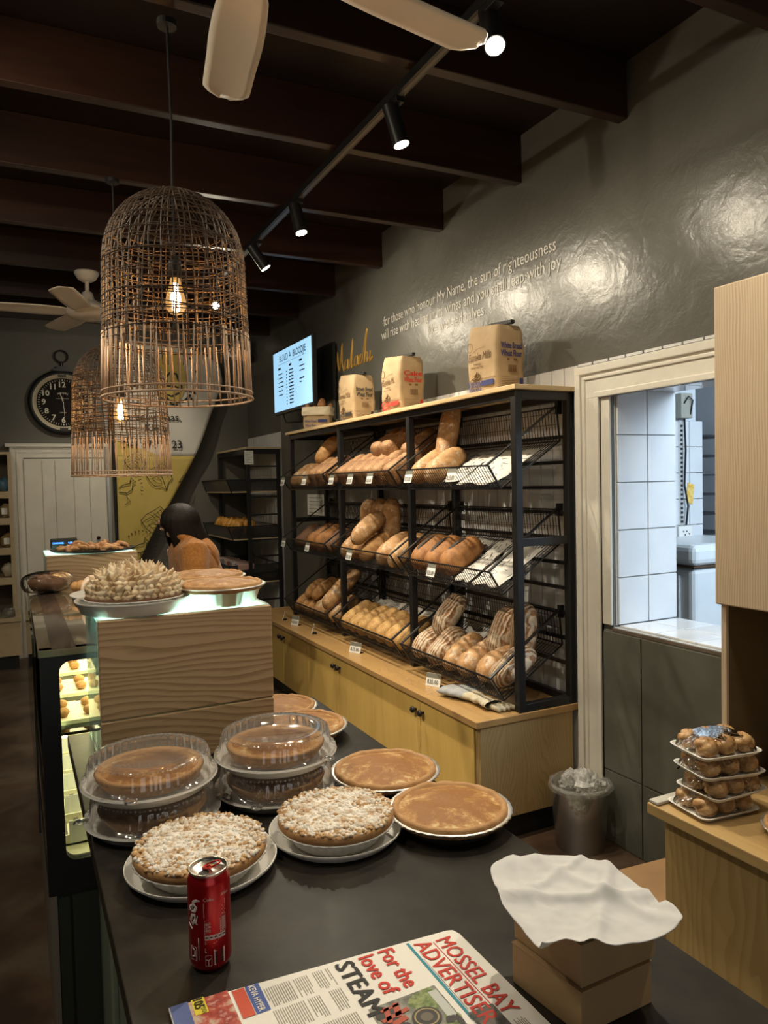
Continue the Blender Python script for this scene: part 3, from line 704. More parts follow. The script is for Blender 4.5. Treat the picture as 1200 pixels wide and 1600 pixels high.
flour_bag(2.055,2.91,ZT,-PI/2,('White Bread','Wheat Flour'),M_blueink,'brown paper bag of white bread flour, nearest of the tall bags on the rack', .325, 0)
flour_bag(2.05,3.83,ZT,-PI/2,('Cake','Wheat Flour'),M_redink,'brown paper bag of cake flour with red print, middle of the tall bags', .33, 3)
flour_bag(2.05,4.48,ZT,-PI/2,('Brown Bread','Wheat Flour'),M_ink,'brown paper bag of brown bread flour, farthest of the tall bags', .315, 6)
# rolled down bag with bread
t = T('open_flour_bag', 'short rolled-down flour bag holding small loaves beside the screen', 'paper bag', (2.03,5.12,ZT), -.62)
def ob_fn(h0, h1, ex):
    def fn(u, v):
        th = 2*PI*v+PI/4; c_, s_ = math.cos(th), math.sin(th); e = .4
        nn = noise.noise(Vector((c_*2, s_*2, u*3)))
        return Vector(((.10+ex)*math.copysign(abs(c_)**e, c_)+nn*.006, (.065+ex)*math.copysign(abs(s_)**e, s_)+nn*.006, h0+(h1-h0)*u))
    return fn
MB().grid(ob_fn(0,.15,0), 10, 40, True).lpart('paper_sack', M_kraft, t, smooth=True, solid=.002)
MB().grid(ob_fn(.10,.162,.009), 8, 40, True).lpart('rolled_cuff', noisy('pale_paper', [(.3,(.62,.53,.38)),(.7,(.72,.64,.48))], 8, .8, bmp=.3), t, smooth=True, solid=.003)
MB().box((-.09,-.055,.0),(.09,.055,.012)).lpart('bag_floor', M_kraft, t)
o = MB(); o.text('White Bread', (-.085,-.068,.05), X, Z, size=.028, width=.09, off=.006, bold=.012); o.text('Wheat Flour', (-.08,-.068,.018), X, Z, size=.028, width=.08, off=.006, bold=.012); o.box((.015,-.0755,.05),(.085,-.0745,.07))
o.lpart('print', M_blueink, t)
Mb = t.matrix_basis
for (x, y, z, s_, lb) in ((-.075,.0,.15,.75,'small brown loaf poking out at the left of the rolled-down bag'),(-.025,.02,.145,.8,'small brown loaf lying second from left in the rolled-down bag'),(.03,-.01,.165,1.1,'small brown loaf standing tallest in the rolled-down bag'),(.085,.0,.145,.8,'small brown loaf poking out at the right of the rolled-down bag')):
    one('bread_roll', MB().ball((0,0,0), (.030*s_,.026*s_,.058*s_), 16, 10, .08, x), C_poppy, lb, 'bread', loc=None, smooth=True).matrix_basis = Mb @ Matrix.Translation((x,y,z)) @ Matrix.Rotation(x*4, 4, 'Y')
one('tissue_slip', MB().box((2.10,4.72,ZT),(2.14,4.76,ZT+.07)), M_paper, 'small white slip on the rack top right of the rolled-down bag', 'paper')
# ================================================================== front counter
t = T('counter', 'long counter with black stone top and sage green panels in the foreground', 'counter', (.45,1.2,0))
MB().box((.105,.12,.868),(.80,2.118,.90)).part('worktop', M_stone, t, bev=.002)
MB().box((.168,.14,0),(.76,2.108,.868)).part('body', M_green, t)
o = MB()
for (a, b) in ((.14,.9),(.95,1.75)):
    o.box((.157,a,.04),(.168,a+.05,.86)); o.box((.157,b-.05,.04),(.168,b,.86)); o.box((.157,a+.05,.81),(.168,b-.05,.86)); o.box((.157,a+.05,.04),(.168,b-.05,.09))
o.part('panel_frame', mat('sage_green_light', (.24,.28,.21), .45), t, bev=.002)
CZ = .9005
# ------------------------------------------------------------------ pies
M_crustp = noisy('baked_pastry', [(.3,(.34,.17,.06)),(.7,(.52,.30,.13))], 30, .7, bmp=.4, bscale=60)
def custard(name='cinnamon_custard'):
    if name in MATS: return MATS[name]
    m = mat(name, (.7,.5,.2), .6); mp = coords(m); n = nz(m, mp, 24, 10, .78, .3)
    r = ramp(m, n, 'Fac', [(.38, (.62,.47,.24)), (.45, (.42,.21,.055)), (.55, (.27,.11,.022)), (.8, (.33,.15,.035))])
    vl = N(m, 'ShaderNodeVectorMath', operation='LENGTH'); L(m, mp, 'Vector', vl, 0)
    ma = N(m, 'ShaderNodeMath', operation='MULTIPLY_ADD'); L(m, vl, 'Value', ma, 0); ma.inputs[1].default_value = -2.2; L(m, n, 'Fac', ma, 2)
    mb = N(m, 'ShaderNodeMath', operation='ADD'); L(m, ma, 'Value', mb, 0); mb.inputs[1].default_value = .19; L(m, mb, 'Value', r, 'Fac')
    L(m, r, 'Color', P(m), 'Base Color'); n2 = nz(m, mp, 90, 3); bump(m, n2, 'Fac', .35, .003); return m
M_cust = custard()
M_tray = mat('white_tray', (.78,.77,.73), .32)
def foil_pan(o, r, h, n=72, lip=.009):
    fl = lambda r_, z, a: (r_*(1+.012*math.sin(a*36)) if z < h*.95 else r_*(1+.004*math.sin(a*36)), z)
    o.lathe([(0,0),(r*.80,0),(r*.82,.002),(r*.99,h),(r+lip,h+.001),(r+lip,h-.002),(r,h-.002),(r*.985,h-.002)], n=n*2, fn=fl); return o
def melktert(loc, r, label, rz=0, h=.028, group='cinnamon dusted milk tarts in foil pans', pan=True):
    t = T('milk_tart', label, 'pie', loc, rz, group)
    if pan: foil_pan(MB(), r*.965, h+.001).lpart('foil_pan', M_foil, t, smooth=True)
    sd = loc[0]*31+loc[1]*7
    def rim(u, v):
        a = 2*PI*v; nn = noise.noise(Vector((math.cos(a)*5+sd, math.sin(a)*5, 0))); pr = [(.80,h-.004),(.86,h+.006),(.92,h+.010),(.975,h+.006),(.985,h-.004),(.95,h-.010)]
        i = min(5, int(round(u*5))); a_, b_ = pr[i]; return Vector((r*(a_+.015*nn)*math.cos(a), r*(a_+.015*nn)*math.sin(a), b_+.003*nn))
    MB().grid(rim, 6, 90, True).lpart('pastry_crust', M_crustp, t, smooth=True)
    def top(u, v):
        a = 2*PI*v; rr = u*.86*r; nn = noise.noise(Vector((rr*math.cos(a)*22+sd, rr*math.sin(a)*22, 0)))
        return Vector((rr*math.cos(a), rr*math.sin(a), h+.004+.012*(1-u*u)+.0035*nn))
    MB().grid(top, 16, 72, True).lpart('custard_filling', M_cust, t, smooth=True)
    return t
melktert((.70,1.425,CZ), .113, 'cinnamon milk tart in a foil pan behind the front right one', .3)
melktert((.722,1.195,CZ), .113, 'cinnamon milk tart in a foil pan nearest the white paper and card boxes', 1.7)
melktert((.652,1.985,CZ), .098, 'cinnamon milk tart half hidden behind the wooden panel, farther one', 2.2)
melktert((.648,1.80,CZ), .112, 'cinnamon milk tart half hidden behind the wooden panel, nearer one', 3.0)
def plate(o, r, h=.018):
    return o.lathe([(0,.0),(r*.86,0),(r*.90,.003),(r*.985,h),(r,h),(r,h-.003),(r*.995,h-.004)], n=72)
M_crumb = noisy('sugared_crumble', [(.34,(.50,.33,.18)),(.43,(.70,.60,.48)),(.54,(.80,.76,.70))], 40, .85, 5)
M_crumbraw = noisy('bare_crumble', [(.35,(.42,.24,.10)),(.65,(.62,.42,.22))], 22, .85, 5)
def crumble(loc, r, rp, label, seed):
    t = T('crumble_pie', label, 'pie', (loc[0],loc[1],loc[2]+.004), seed, 'sugar dusted crumble pies on white plates')
    one('white_plate', plate(MB(), rp), M_tray, 'round white plate under the crumble pie ' + ('beside the red can' if seed == 1 else 'in the middle of the counter'), 'plate', smooth=True, auto=50).matrix_basis = Matrix.Translation((loc[0]+.004,loc[1]+.012,loc[2]))
    foil_pan(MB(), r*.92, .030).lpart('white_dish', M_tray, t, smooth=True)
    rr = random.Random(seed)
    def shell(u, v):
        a = 2*PI*v; nn = noise.noise(Vector((math.cos(a)*6+seed, math.sin(a)*6, 0))); pr = [(.86,.024),(.96,.026),(1.0,.033),(1.0,.041),(.97,.045),(.90,.045)]
        i = min(5, int(round(u*5))); a_, b_ = pr[i]; return Vector((r*(a_+.008*nn)*math.cos(a), r*(a_+.008*nn)*math.sin(a), b_+.002*nn))
    MB().grid(shell, 6, 90, True).lpart('pastry_crust', M_crustp, t, smooth=True)
    A = MB(); B = MB(); A.lathe([(0,.050),(r*.5,.049),(r*.95,.043)], n=48)
    for i in range(1700):
        a = rr.uniform(0, 2*PI); q_ = math.sqrt(rr.random())*.985*r; s_ = rr.uniform(.0022,.0050)
        x, y = q_*math.cos(a), q_*math.sin(a); edge = q_/r
        (B if (rr.random() < .10+.55*max(0, edge-.82)/.18) else A).ball((x,y,.0485-.004*edge+rr.uniform(-.001,.003)), (s_*rr.uniform(.8,1.4),s_,s_*.75), 6, 4, .3, i)
    A.lpart('crumble_topping', M_crumb, t, smooth=True); B.lpart('bare_crumbs', M_crumbraw, t, smooth=True)
crumble((.262,1.248,CZ), .110, .127, 'crumble pie dusted with icing sugar nearest the red can', 1)
crumble((.509,1.246,CZ), .106, .123, 'crumble pie dusted with icing sugar between the near-left one and the milk tarts', 2)
# boxed pies under clear lids
def boxed(loc, label, seed):
    t = T('boxed_pie', label, 'boxed pie', loc, seed, 'pies in round clear lidded boxes')
    R = .122
    MB().lathe([(0,.002),(R*.88,.002),(R*.93,.006),(R*.985,.020),(R+.006,.022),(R+.007,.018),(R-.002,.016),(R*.90,0),(0,0)], n=72).lpart('base_tray', M_tray, t, smooth=True, auto=60)
    def fl(r, z, a): return (r*(1+(.014*math.sin(a*40) if .024 < z < .062 and r > R*.9 else 0)), z)
    MB().lathe([(R+.006,.0225),(R+.004,.026),(R-.003,.027),(R-.006,.034),(R-.008,.055),(R*.905,.064),(R*.86,.067),(R*.70,.066),(R*.62,.063),(R*.60,.0615),(0,.0615)], n=160, fn=fl).lpart('clear_lid', M_clear, t, smooth=True)
    o = MB(); R2 = R*.905
    for k in range(80): a = 2*PI*k/80; o.ball((R2*math.cos(a), R2*math.sin(a), .0635), .0021, 6, 4)
    o.lpart('lid_beading', M_clear, t, smooth=True)
    o = MB()
    for a in (2.6, 5.7): o.ball(((R+.010)*math.cos(a),(R+.010)*math.sin(a),.023), (.016,.012,.004), 10, 6)
    o.lpart('lid_tab', M_clear, t, smooth=True)
    r = .103
    p = MB().lathe([(0,.010),(r*.84,.010),(r*.97,.028),(r,.036),(r*.96,.041),(r*.88,.038)], n=72).lpart('pie_crust', M_crustp, t, smooth=True)
    MB().lathe([(0,.043),(r*.5,.042),(r*.92,.037)], n=48).lpart('custard_filling', M_cust, t, smooth=True)
for i, (x, y, lb) in enumerate(((.224,1.49,'left'),(.478,1.50,'right'))):
    boxed((x,y,CZ), 'pie in clear lidded box, lower one of the %s stack' % lb, i+.5)
    boxed((x-.004 if i == 0 else x+.002, y+.002, CZ+.069), 'pie in clear lidded box, upper one of the %s stack' % lb, i+1.7)
# ------------------------------------------------------------------ red can
M_can = mat('red_can', (.42,.008,.012), .28, .6, coat=.3)
M_alu = mat('can_aluminium', (.78,.74,.66), .25, 1)
cx, cy = .219, 1.0; cr = .0285
t = T('drink_can', 'open red cola can standing on the black counter', 'can', (cx,cy,CZ), 0)
MB().lathe([(.022,.003),(.024,.0005),(.0275,.008),(cr,.013),(cr,.118),(.0275,.122),(.0245,.1285)], n=48).lpart('can_body', M_can, t, smooth=True)
MB().lathe([(.0245,.1285),(.0255,.1305),(.0265,.132),(.0265,.1335),(.0255,.134),(.0245,.1335),(.0240,.130),(.0225,.1285),(.006,.1287),(0,.1287)], n=48).lpart('can_lid', M_alu, t, smooth=True)
MB().lathe([(0,0),(.6,.0),(1,0)], n=24).xf(Matrix.Translation((-.008,-.007,.1291)) @ Matrix.Rotation(.8,4,'Z') @ Matrix.Diagonal((.009,.0065,.001,1))).lpart('opening', M_blackm, t)
o = MB(); o.tube([Vector((.006,.004,.132))+Vector((a.x*.012*1, a.y*.0065, .002*math.cos(i/3))) for i, a in enumerate(arc(20,1))], .0013, 6, True); o.tube([Vector((.0,.0,.1315))+a*.0045 for a in arc(12,1)], .0012, 6, True)
o.lpart('ring_pull', mat('red_tab', (.35,.02,.02), .3, .8), t, smooth=True)
def wrap(o, k0, ang0):   # wrap flat design (x along circumference, z up) round the can
    for i in range(k0, len(o.v)):
        v = o.v[i]; a = ang0+v.x/cr; rr = cr+.0003+max(0, -v.y)*.15; o.v[i] = Vector((rr*math.cos(a), rr*math.sin(a), v.z))
    return o
def wtext(o, s_, x, z, size, width=None, **kw): o.text(s_, (x,0,z), X, Z, size=size, width=width, off=.0004, **kw)
AV = math.atan2(-.90,-.10)-.0   # facing the camera
AV = math.atan2(-cy, -cx)
o = MB(); wtext(o, 'Coke.', -.008, .100, .0065, shear=.1)
wtext(o, '300ml', .016, .103, .005)
for j in range(13): o.box((-.008,-.0004,.0965-j*.0016),(.022-(.006*(j*7 % 3)/3 if j > 4 else 0),.0,.0971-j*.0016))
for (x0, z0, x1, z1) in ((-.007,.055,.014,.073),(.0155,.055,.022,.078)):
    for a, b in (((x0,z0),(x1,z0)),((x0,z1),(x1,z1)),((x0,z0),(x0,z1)),((x1,z0),(x1,z1))): o.box((min(a[0],b[0])-.0002,-.0004,min(a[1],b[1])-.0002),(max(a[0],b[0])+.0002,0,max(a[1],b[1])+.0002))
for j in range(9): o.box((-.006,-.0004,.0575+j*.0016),(.001,0,.0580+j*.0016)); o.box((.0165,-.0004,.057+j*.002),(.0215,0,.0578+j*.002))
for j in range(5): o.box((-.007+j*.0058,-.0004,.047),(-.0018+j*.0058,0,.0535))
for j in range(3): o.box((-.007,-.0004,.0445-j*.0014),(.012-.003*j,0,.0449-j*.0014))
for a, b, c, d in ((-.007,.030,.008,.031),(-.007,.030,-.0065,.036),(-.007,.012,.001,.0125),(-.007,.012,-.0066,.026),(.001,.012,.0014,.026),(-.007,.0258,.001,.0262)): o.box((a,-.0004,b),(c,0,d))
o.tube([(-.006,0,.021),(-.003,0,.0195),(.000,0,.022)], .0006, 4); o.box((-.0035,-.0004,.013),(-.0025,0,.019))
o.box((.0045,-.0004,.012),(.0195,0,.033))
n0 = len(o.v)
wrap(o, 0, AV).lpart('white_print', mat('can_print', (.62,.50,.48), .4), t)
o = MB()
for j in range(14): o.box((.0058,-.0008,.0145+j*.0012),(.0165,-.0005,.0145+j*.0012+.0006*(1+(j % 3 == 0))))
for j in range(5):
    o.box((-.0062+j*.0058,-.0008,.0495),(-.0028+j*.0058,-.0005,.0515))
wrap(o, 0, AV).lpart('barcode', M_ink, t)
# script lettering running up the can, on its left side
o = MB()
def scr(pts, w): o.tube([(x, 0, z) for x, z in pts], w, 5)
s0 = -.0215
scr([(s0-.012,.082),(s0-.007,.090),(s0-.001,.094),(s0+.003,.091),(s0+.000,.085),(s0-.006,.084),(s0-.009,.088)], [.0014,.0022,.0026,.0026,.0022,.0018,.0012])
scr([(s0-.006,.085),(s0-.001,.098),(s0+.004,.1005),(s0+.009,.1005)], [.0016,.0022,.0018,.0006])
scr([(s0+.002,.080),(s0-.004,.079),(s0-.008,.071),(s0-.004,.067),(s0+.001,.074),(s0+.003,.080),(s0+.001,.069),(s0+.005,.068)], [.0016,.0024,.0028,.0024,.0020,.0026,.0020,.0006])
scr([(s0-.012,.066),(s0-.006,.060),(s0-.004,.062)], [.002,.0024,.0012])
scr([(s0-.008,.018),(s0+.002,.018),(s0+.002,.036),(s0-.008,.036),(s0-.008,.018)], [.0007]*5)
scr([(s0-.006,.022),(s0-.001,.024),(s0-.001,.032),(s0-.006,.034)], [.0012]*4)
scr([(s0+.0055,.020),(s0+.0055,.050)], [.0005]*2)
wrap(o, 0, AV).lpart('script_logo', mat('can_script', (.66,.60,.58), .4), t, smooth=True)
# ------------------------------------------------------------------ newspaper
NX = .545; NY = .905      # top-left corner of page (u: -Y, v: +X)
def npg(u, v): return Vector((.150+v, NY-u, 0))   # v from 0 (bottom of page) .. .392 ; u 0...29
t = T('newspaper', 'folded local newspaper with red masthead lying on the black counter', 'newspaper', (.35,.78,CZ), 0)
NH = .0045
def sheet(z0, z1, dx=0):
    o = MB(); pts = [(.150+dx,.928),(.150+dx,.60),(.547,.60),(.547,.885),(.543,.897),(.535,.900)]
    return o.prism(pts, z0, z1)
for j in range(4): sheet(CZ+j*.0011, CZ+j*.0011+.0009, -.001*(j % 2)).part('page', M_paper if j == 3 else mat('newsprint', (.55,.53,.47), .85), t)
zt = CZ+.0043
RT, UP = -Y, X
red = MB(); blk = MB(); teal = MB(); gry = MB()
def at(u, v): return Vector((v, .898-u, zt))      # v is world x
red.text('MOSSEL BAY', at(.012,.508), RT, UP, size=.034, width=.165, bold=.015); red.text('ADVERTISER', at(.004,.477), RT, UP, size=.034, width=.175, bold=.015)
red.box((.5035,.72,zt),(.5045,.885,zt+.0004))
red.text('For the', at(-.004,.425), RT, UP, size=.032, width=.082, bold=.03); red.text('love of', at(-.004,.396), RT, UP, size=.032, width=.082, bold=.03)
blk.text('STEAM', at(-.006,.362), RT, UP, size=.036, width=.108, bold=.035)
blk.text('R5.90', at(.158,.468), RT, UP, size=.009)
blk.text('3', at(.235,.512), RT, UP, size=.02)
teal.box((.4685,.735,zt),(.4725,.900,zt+.0004))
for j in range(3): gry.box((.474-.0,.75+.01*j,zt),(.4746,.80+.03*j,zt+.0003))
rr = random.Random(5)
for col, (v1, v0) in enumerate(((.352,.255),)):
    pass
def column(y1, y0, x1, x0, first=True):
    x = x1
    while x > x0:
        if rr.random() < .06: x -= .003
        gry.box((x-.0013,y0+rr.choice((0,0,0,.004,.012)),zt),(x,y1,zt+.0002)); x -= .0030
column(.905,.868,.352,.330); column(.905,.868,.322,.262)
column(.861,.822,.352,.335); column(.861,.822,.326,.262)
column(.812,.775,.352,.262); column(.768,.73,.352,.262); column(.722,.68,.352,.262); column(.672,.63,.352,.262)
column(.70,.64,.475,.42); column(.815,.785,.25,.17)
red.part('red_headlines', M_redink, t); blk.part('black_headline', M_ink, t); teal.part('masthead_rule', M_tealink, t); gry.part('body_text', mat('news_grey', (.33,.31,.28), .85), t)
# photo: steam engine
def blob(mb, u, v, ru, rv, lift, n=20, sd=0):
    c_ = Vector((v, .898-u, zt+lift)); pts = [c_+Vector((rv*math.cos(2*PI*i/n)*(1+.35*noise.noise(Vector((math.cos(2*PI*i/n)*2+sd, math.sin(2*PI*i/n)*2, sd)))), ru*math.sin(2*PI*i/n)*(1+.35*noise.noise(Vector((math.cos(2*PI*i/n)*2, math.sin(2*PI*i/n)*2+sd, sd+3)))), 0)) for i in range(n)]
    mb.add(pts, [tuple(range(n))])
ph = MB().quad((.366,.808,zt-.0004), RT, UP, .20, .094).part('photo', noisy('photo_scene', [(.35,(.10,.10,.09)),(.5,(.20,.20,.17)),(.65,(.32,.32,.28))], 60, .6, 4), t)
MB().quad((.446,.800,zt), RT, UP, .06, .012).part('photo_sky', mat('print_sky', (.50,.52,.50), .6), ph)
o = MB()
for i, (u_, v_) in enumerate(((.110,.436),(.102,.446),(.118,.440),(.103,.440),(.112,.448),(.108,.424),(.104,.432),(.15,.452),(.165,.445))): blob(o, u_, v_, .012, .010, .0002+i*.00003, sd=i)
o.part('photo_foliage', noisy('print_foliage', [(.4,(.10,.15,.04)),(.6,(.26,.32,.12))], 120, .6), ph)
o = MB()
for i, (u_, v_, a_, b_) in enumerate(((.108,.378,.012,.010),(.120,.385,.016,.012),(.145,.385,.022,.016),(.17,.405,.02,.02),(.19,.39,.02,.02),(.152,.448,.006,.008),(.158,.456,.010,.004))): blob(o, u_, v_, a_, b_, .0006+i*.00003, sd=i+20)
o.part('locomotive_black', mat('print_black', (.035,.03,.028), .6), ph)
o = MB()
for (p0, p1, w) in (((.096,.400),(.120,.394),.008),((.098,.386),(.124,.380),.007),((.112,.410),(.118,.372),.006),((.124,.402),(.128,.382),.008),((.100,.404),(.102,.378),.004)):
    o.bar((p0[1],.898-p0[0],zt+.0009),(p1[1],.898-p1[0],zt+.0009), w, .0003)
o.part('locomotive_red', mat('print_red', (.42,.07,.035), .6), ph)
for r0, r1, m_, nm, lf in ((0,.0185,mat('print_black', (.035,.03,.028), .6),'boiler_front',.0011),(.0135,.0155,mat('print_brass', (.35,.27,.13), .6),'boiler_ring',.0014),(0,.008,mat('print_smoke', (.13,.11,.08), .6),'boiler_door',.0014)):
    o = MB().lathe([(r0,0),(r1,0)], n=32); o.xf(Matrix.Translation((.423,.898-.136,zt+lf)) @ Matrix.Diagonal((1,.95,1,1))); o.part(nm, m_, ph)
sp = MB().quad((.470,.745,zt), RT, UP, .10, .036).part('small_photo', noisy('photo_small', [(.4,(.03,.03,.03)),(.6,(.16,.14,.11))], 40, .6), t)
o = MB()
for j in range(6): o.box((.512+j*.0026,.66,zt),(.5132+j*.0026,.71-.004*(j % 2),zt+.0003))
o.part('caption_lines', MATS['news_grey'], t)
# supermarket advert
o = MB().quad((.243,.920,zt), RT, UP, .055, .018); ad = o.part('advert_header', mat('ad_blue', (.05,.10,.35), .6), t)
MB().text('KEVA', (.247,.918,zt+.0004), RT, UP, size=.012, width=.022, bold=.02).text('HYPER', (.247,.893,zt+.0004), RT, UP, size=.012, width=.026, bold=.02).part('advert_name', M_paper, ad)
MB().quad((.226,.920,zt), RT, UP, .055, .016).part('advert_strip', mat('ad_red', (.55,.07,.03), .6), t)
MB().quad((.172,.925,zt), RT, UP, .09, .050).part('advert_meat', noisy('meat_print', [(.38,(.55,.42,.33)),(.5,(.45,.08,.05)),(.62,(.28,.03,.02)),(.72,(.6,.3,.25))], 60, .6), t)
MB().quad((.150,.928,zt), RT, UP, .12, .022).part('advert_band', mat('ad_band', (.10,.14,.34), .6), t)
yl = MB().quad((.176,.927,zt+.0004), RT, UP, .030, .016).part('price_flash', mat('ad_yellow', (.75,.62,.05), .6), t)
MB().text('105', (.178,.925,zt+.0012), RT, UP, size=.017, width=.018, bold=.02).text('00', (.184,.906,zt+.0012), RT, UP, size=.009).part('price', M_ink, yl)
# ------------------------------------------------------------------ card boxes + paper
def cbox(pts, z0, z1, label, loc):
    t = T('card_box', label, 'box', loc, 0, 'brown card takeaway boxes')
    MB().prism(pts, z0, z1-.0015).part('box_body', M_card, t, bev=.0012)
    c = Vector((sum(p[0] for p in pts)/4, sum(p[1] for p in pts)/4)); pp = [tuple(c+(Vector(p)-c)*1.008) for p in pts]
    MB().prism(pp, z1-.0015, z1).part('lid_flap', M_card, t)
    return t
cbox([(.569,.655),(.684,.658),(.672,.775),(.556,.771)], CZ, .9535, 'brown card takeaway box, bottom one under the white paper', (.62,.71,CZ))
cbox([(.573,.659),(.693,.661),(.684,.779),(.564,.777)], .954, 1.006, 'brown card takeaway box, top one directly under the white paper', (.63,.72,.954))
base = [(.588,.848),(.672,.823),(.700,.797),(.718,.757),(.713,.703),(.692,.617),(.612,.627),(.559,.640),(.521,.663),(.520,.700),(.524,.743),(.556,.812)]
cc = Vector((.625,.722))
def crease(x, y, a, d, w):   # soft fold ridge along the line x cos a + y sin a = d
    t_ = (x*math.cos(a)+y*math.sin(a)-d)/w; return math.exp(-t_*t_)
def pap(u, v):
    nb = len(base); a = v*nb; i = int(a) % nb; f_ = a-int(a); p0, p1, p2, p3 = [Vector(base[(i+k_) % nb]) for k_ in (-1,0,1,2)]
    p = .5*((2*p1)+(p2-p0)*f_+(2*p0-5*p1+4*p2-p3)*f_*f_+(3*p1-p0-3*p2+p3)*f_**3); q_ = cc+(p-cc)*u
    x, y = q_.x-.62, q_.y-.72; z = 1.0115
    z += .007*crease(x, y, 1.1, .012, .010)+.007*crease(x, y, 2.3, -.03, .010)+.005*crease(x, y, .2, .045, .009)+.005*crease(x, y, 2.8, .05, .012)+.004*crease(x, y, 1.8, .06, .006)-.002
    z += .004*(noise.noise(Vector((q_.x*22, q_.y*22, 3)))+.4)+.0012*noise.noise(Vector((q_.x*80, q_.y*80, 1)))
    lf = max(0, (.56-q_.x)/.04)*.020*max(0, (q_.y-.66)/.16); e = max(0, u-.7)/.3
    z += min(.034, lf)*e+.004*e
    if q_.y < .665: z += (.010*math.sin(q_.x*38))*e*.6+.004*e
    return Vector((q_.x, q_.y, max(z, 1.0085)))
MB().grid(pap, 40, 112, True).make('white_paper_sheet', mat('thin_white_paper', (.62,.61,.62), .75, sss=.05), smooth=True, solid=.0008)
o_ = COL.objects[-1] if False else bpy.data.objects['white_paper_sheet']; tag(o_, 'crumpled white paper bag lying flat on the card boxes', 'paper')
# ================================================================== lit display box on the counter
M_sideg = clear('lit_side_glass', (.72,.95,.88), .10, .03, .15)
M_opal = mat('opal_glass', (.80,.84,.82), .3, trans=0)
_nt = M_opal.node_tree; _tr = _nt.nodes.new('ShaderNodeBsdfTranslucent'); _tr.inputs[0].default_value = (.85,.95,.90,1); _mx = _nt.nodes.new('ShaderNodeMixShader'); _mx.inputs[0].default_value = .5
_nt.links.new(_nt.nodes['Principled BSDF'].outputs[0], _mx.inputs[1]); _nt.links.new(_tr.outputs[0], _mx.inputs[2]); _nt.links.new(_mx.outputs[0], _nt.nodes['Material Output'].inputs[0])
def display_box(x0, x1, y0, y1, z0, z1, label, boards, litcol, light_w, group=None, over=.0):
    t = T('display_box', label, 'display case', ((x0+x1)/2,(y0+y1)/2,z0), 0, group)
    hs = (z1-z0)/boards if boards == 1 else None
    zs = [z0, z1] if boards == 1 else [z0, z0+(z1-z0)*.34, z1]
    for i in range(len(zs)-1):
        MB().box((x0,y0,zs[i]+.001),(x1,y0+.022,zs[i+1]-.001)).part('wooden_board', M_ash, t, bev=.004, seg=3)
    MB().box((x0,y0+.022,z0),(x0+.006,y1,z1-.006)).part('side_glass', M_sideg, t)
    MB().box((x1-.012,y0+.022,z0),(x1,y1,z1-.006)).part('end_board', M_ash, t)
    MB().box((x0+.006,y1-.006,z0),(x1-.012,y1,z1-.006)).part('back_glass', M_glass, t)
    MB().box((x0,y0+.022,z1-.006),(x1,y1,z1)).part('top_panel', M_opal, t)
    MB().box((x0+.008,y0+.03,z1-.020),(x0+.016,y1-.01,z1-.010)).part('edge_light', glow('led_cool', litcol, 9), t)
    MB().box((x0+.008,y1-.018,z0+.02),(x0+.020,y1-.008,z1-.02)).part('corner_light', glow('led_soft', litcol, 5), t)
    du = bpy.data.lights.new('top_light', 'AREA'); du.shape = 'RECTANGLE'; du.size = x1-x0-.06; du.size_y = y1-y0-.06; du.energy = light_w*2.2; du.color = litcol
    lu = bpy.data.objects.new('top_light', du); COL.objects.link(lu); lu.parent = t; lu.location = (0,0,z1-z0-.07); lu.rotation_euler = (PI,0,0)
    MB().box((x0+.006,y0+.022,z0),(x1-.012,y1-.006,z0+.006)).part('floor_panel', M_white, t)
    if boards > 1: MB().box((x0+.007,y0+.03,(z0+z1)/2),(x1-.02,y1-.01,(z0+z1)/2+.006)).part('glass_shelf', M_glass, t)
    MB().box((x0+.016,y0+.024,z1-.020),(x1-.03,y0+.034,z1-.008)).part('light_strip', glow('led_cool', litcol, 9), t)
    d = bpy.data.lights.new('case_light', 'AREA'); d.shape = 'RECTANGLE'; d.size = x1-x0-.05; d.size_y = .03; d.energy = light_w; d.color = litcol
    lo = bpy.data.objects.new('case_light', d); COL.objects.link(lo); lo.parent = t; lo.location = (0,-(y1-y0)/2+.05,z1-z0-.012); lo.rotation_euler = (.5,0,0)
    return t
display_box(.160,.568,1.78,2.112,CZ,1.252,'lit glass display box with ash boards, on the near counter behind the boxed pies',2,(.72,1,.93),1.6)
BT = 1.2525
def stiff_plate(loc, r, label):
    return one('white_plate', plate(MB(), r, .032), M_tray, label, 'plate', loc=None, smooth=True, auto=50)
pl = stiff_plate(0, .135, 'white plate under the meringue pie on the display box'); pl.location = (.255,1.90,BT)
pl = stiff_plate(0, .120, 'white plate behind the meringue pie plate on the display box'); pl.location = (.238,2.02,BT-.0); pl.location.z = BT
melktert((.468,1.885,BT), .108, 'milk tart in a foil pan on the display box, front one beside the meringue pie', .8, h=.046)
melktert((.478,2.095,BT+.0), .106, 'milk tart in a foil pan on the display box, behind the other tart', 2.4, h=.046)
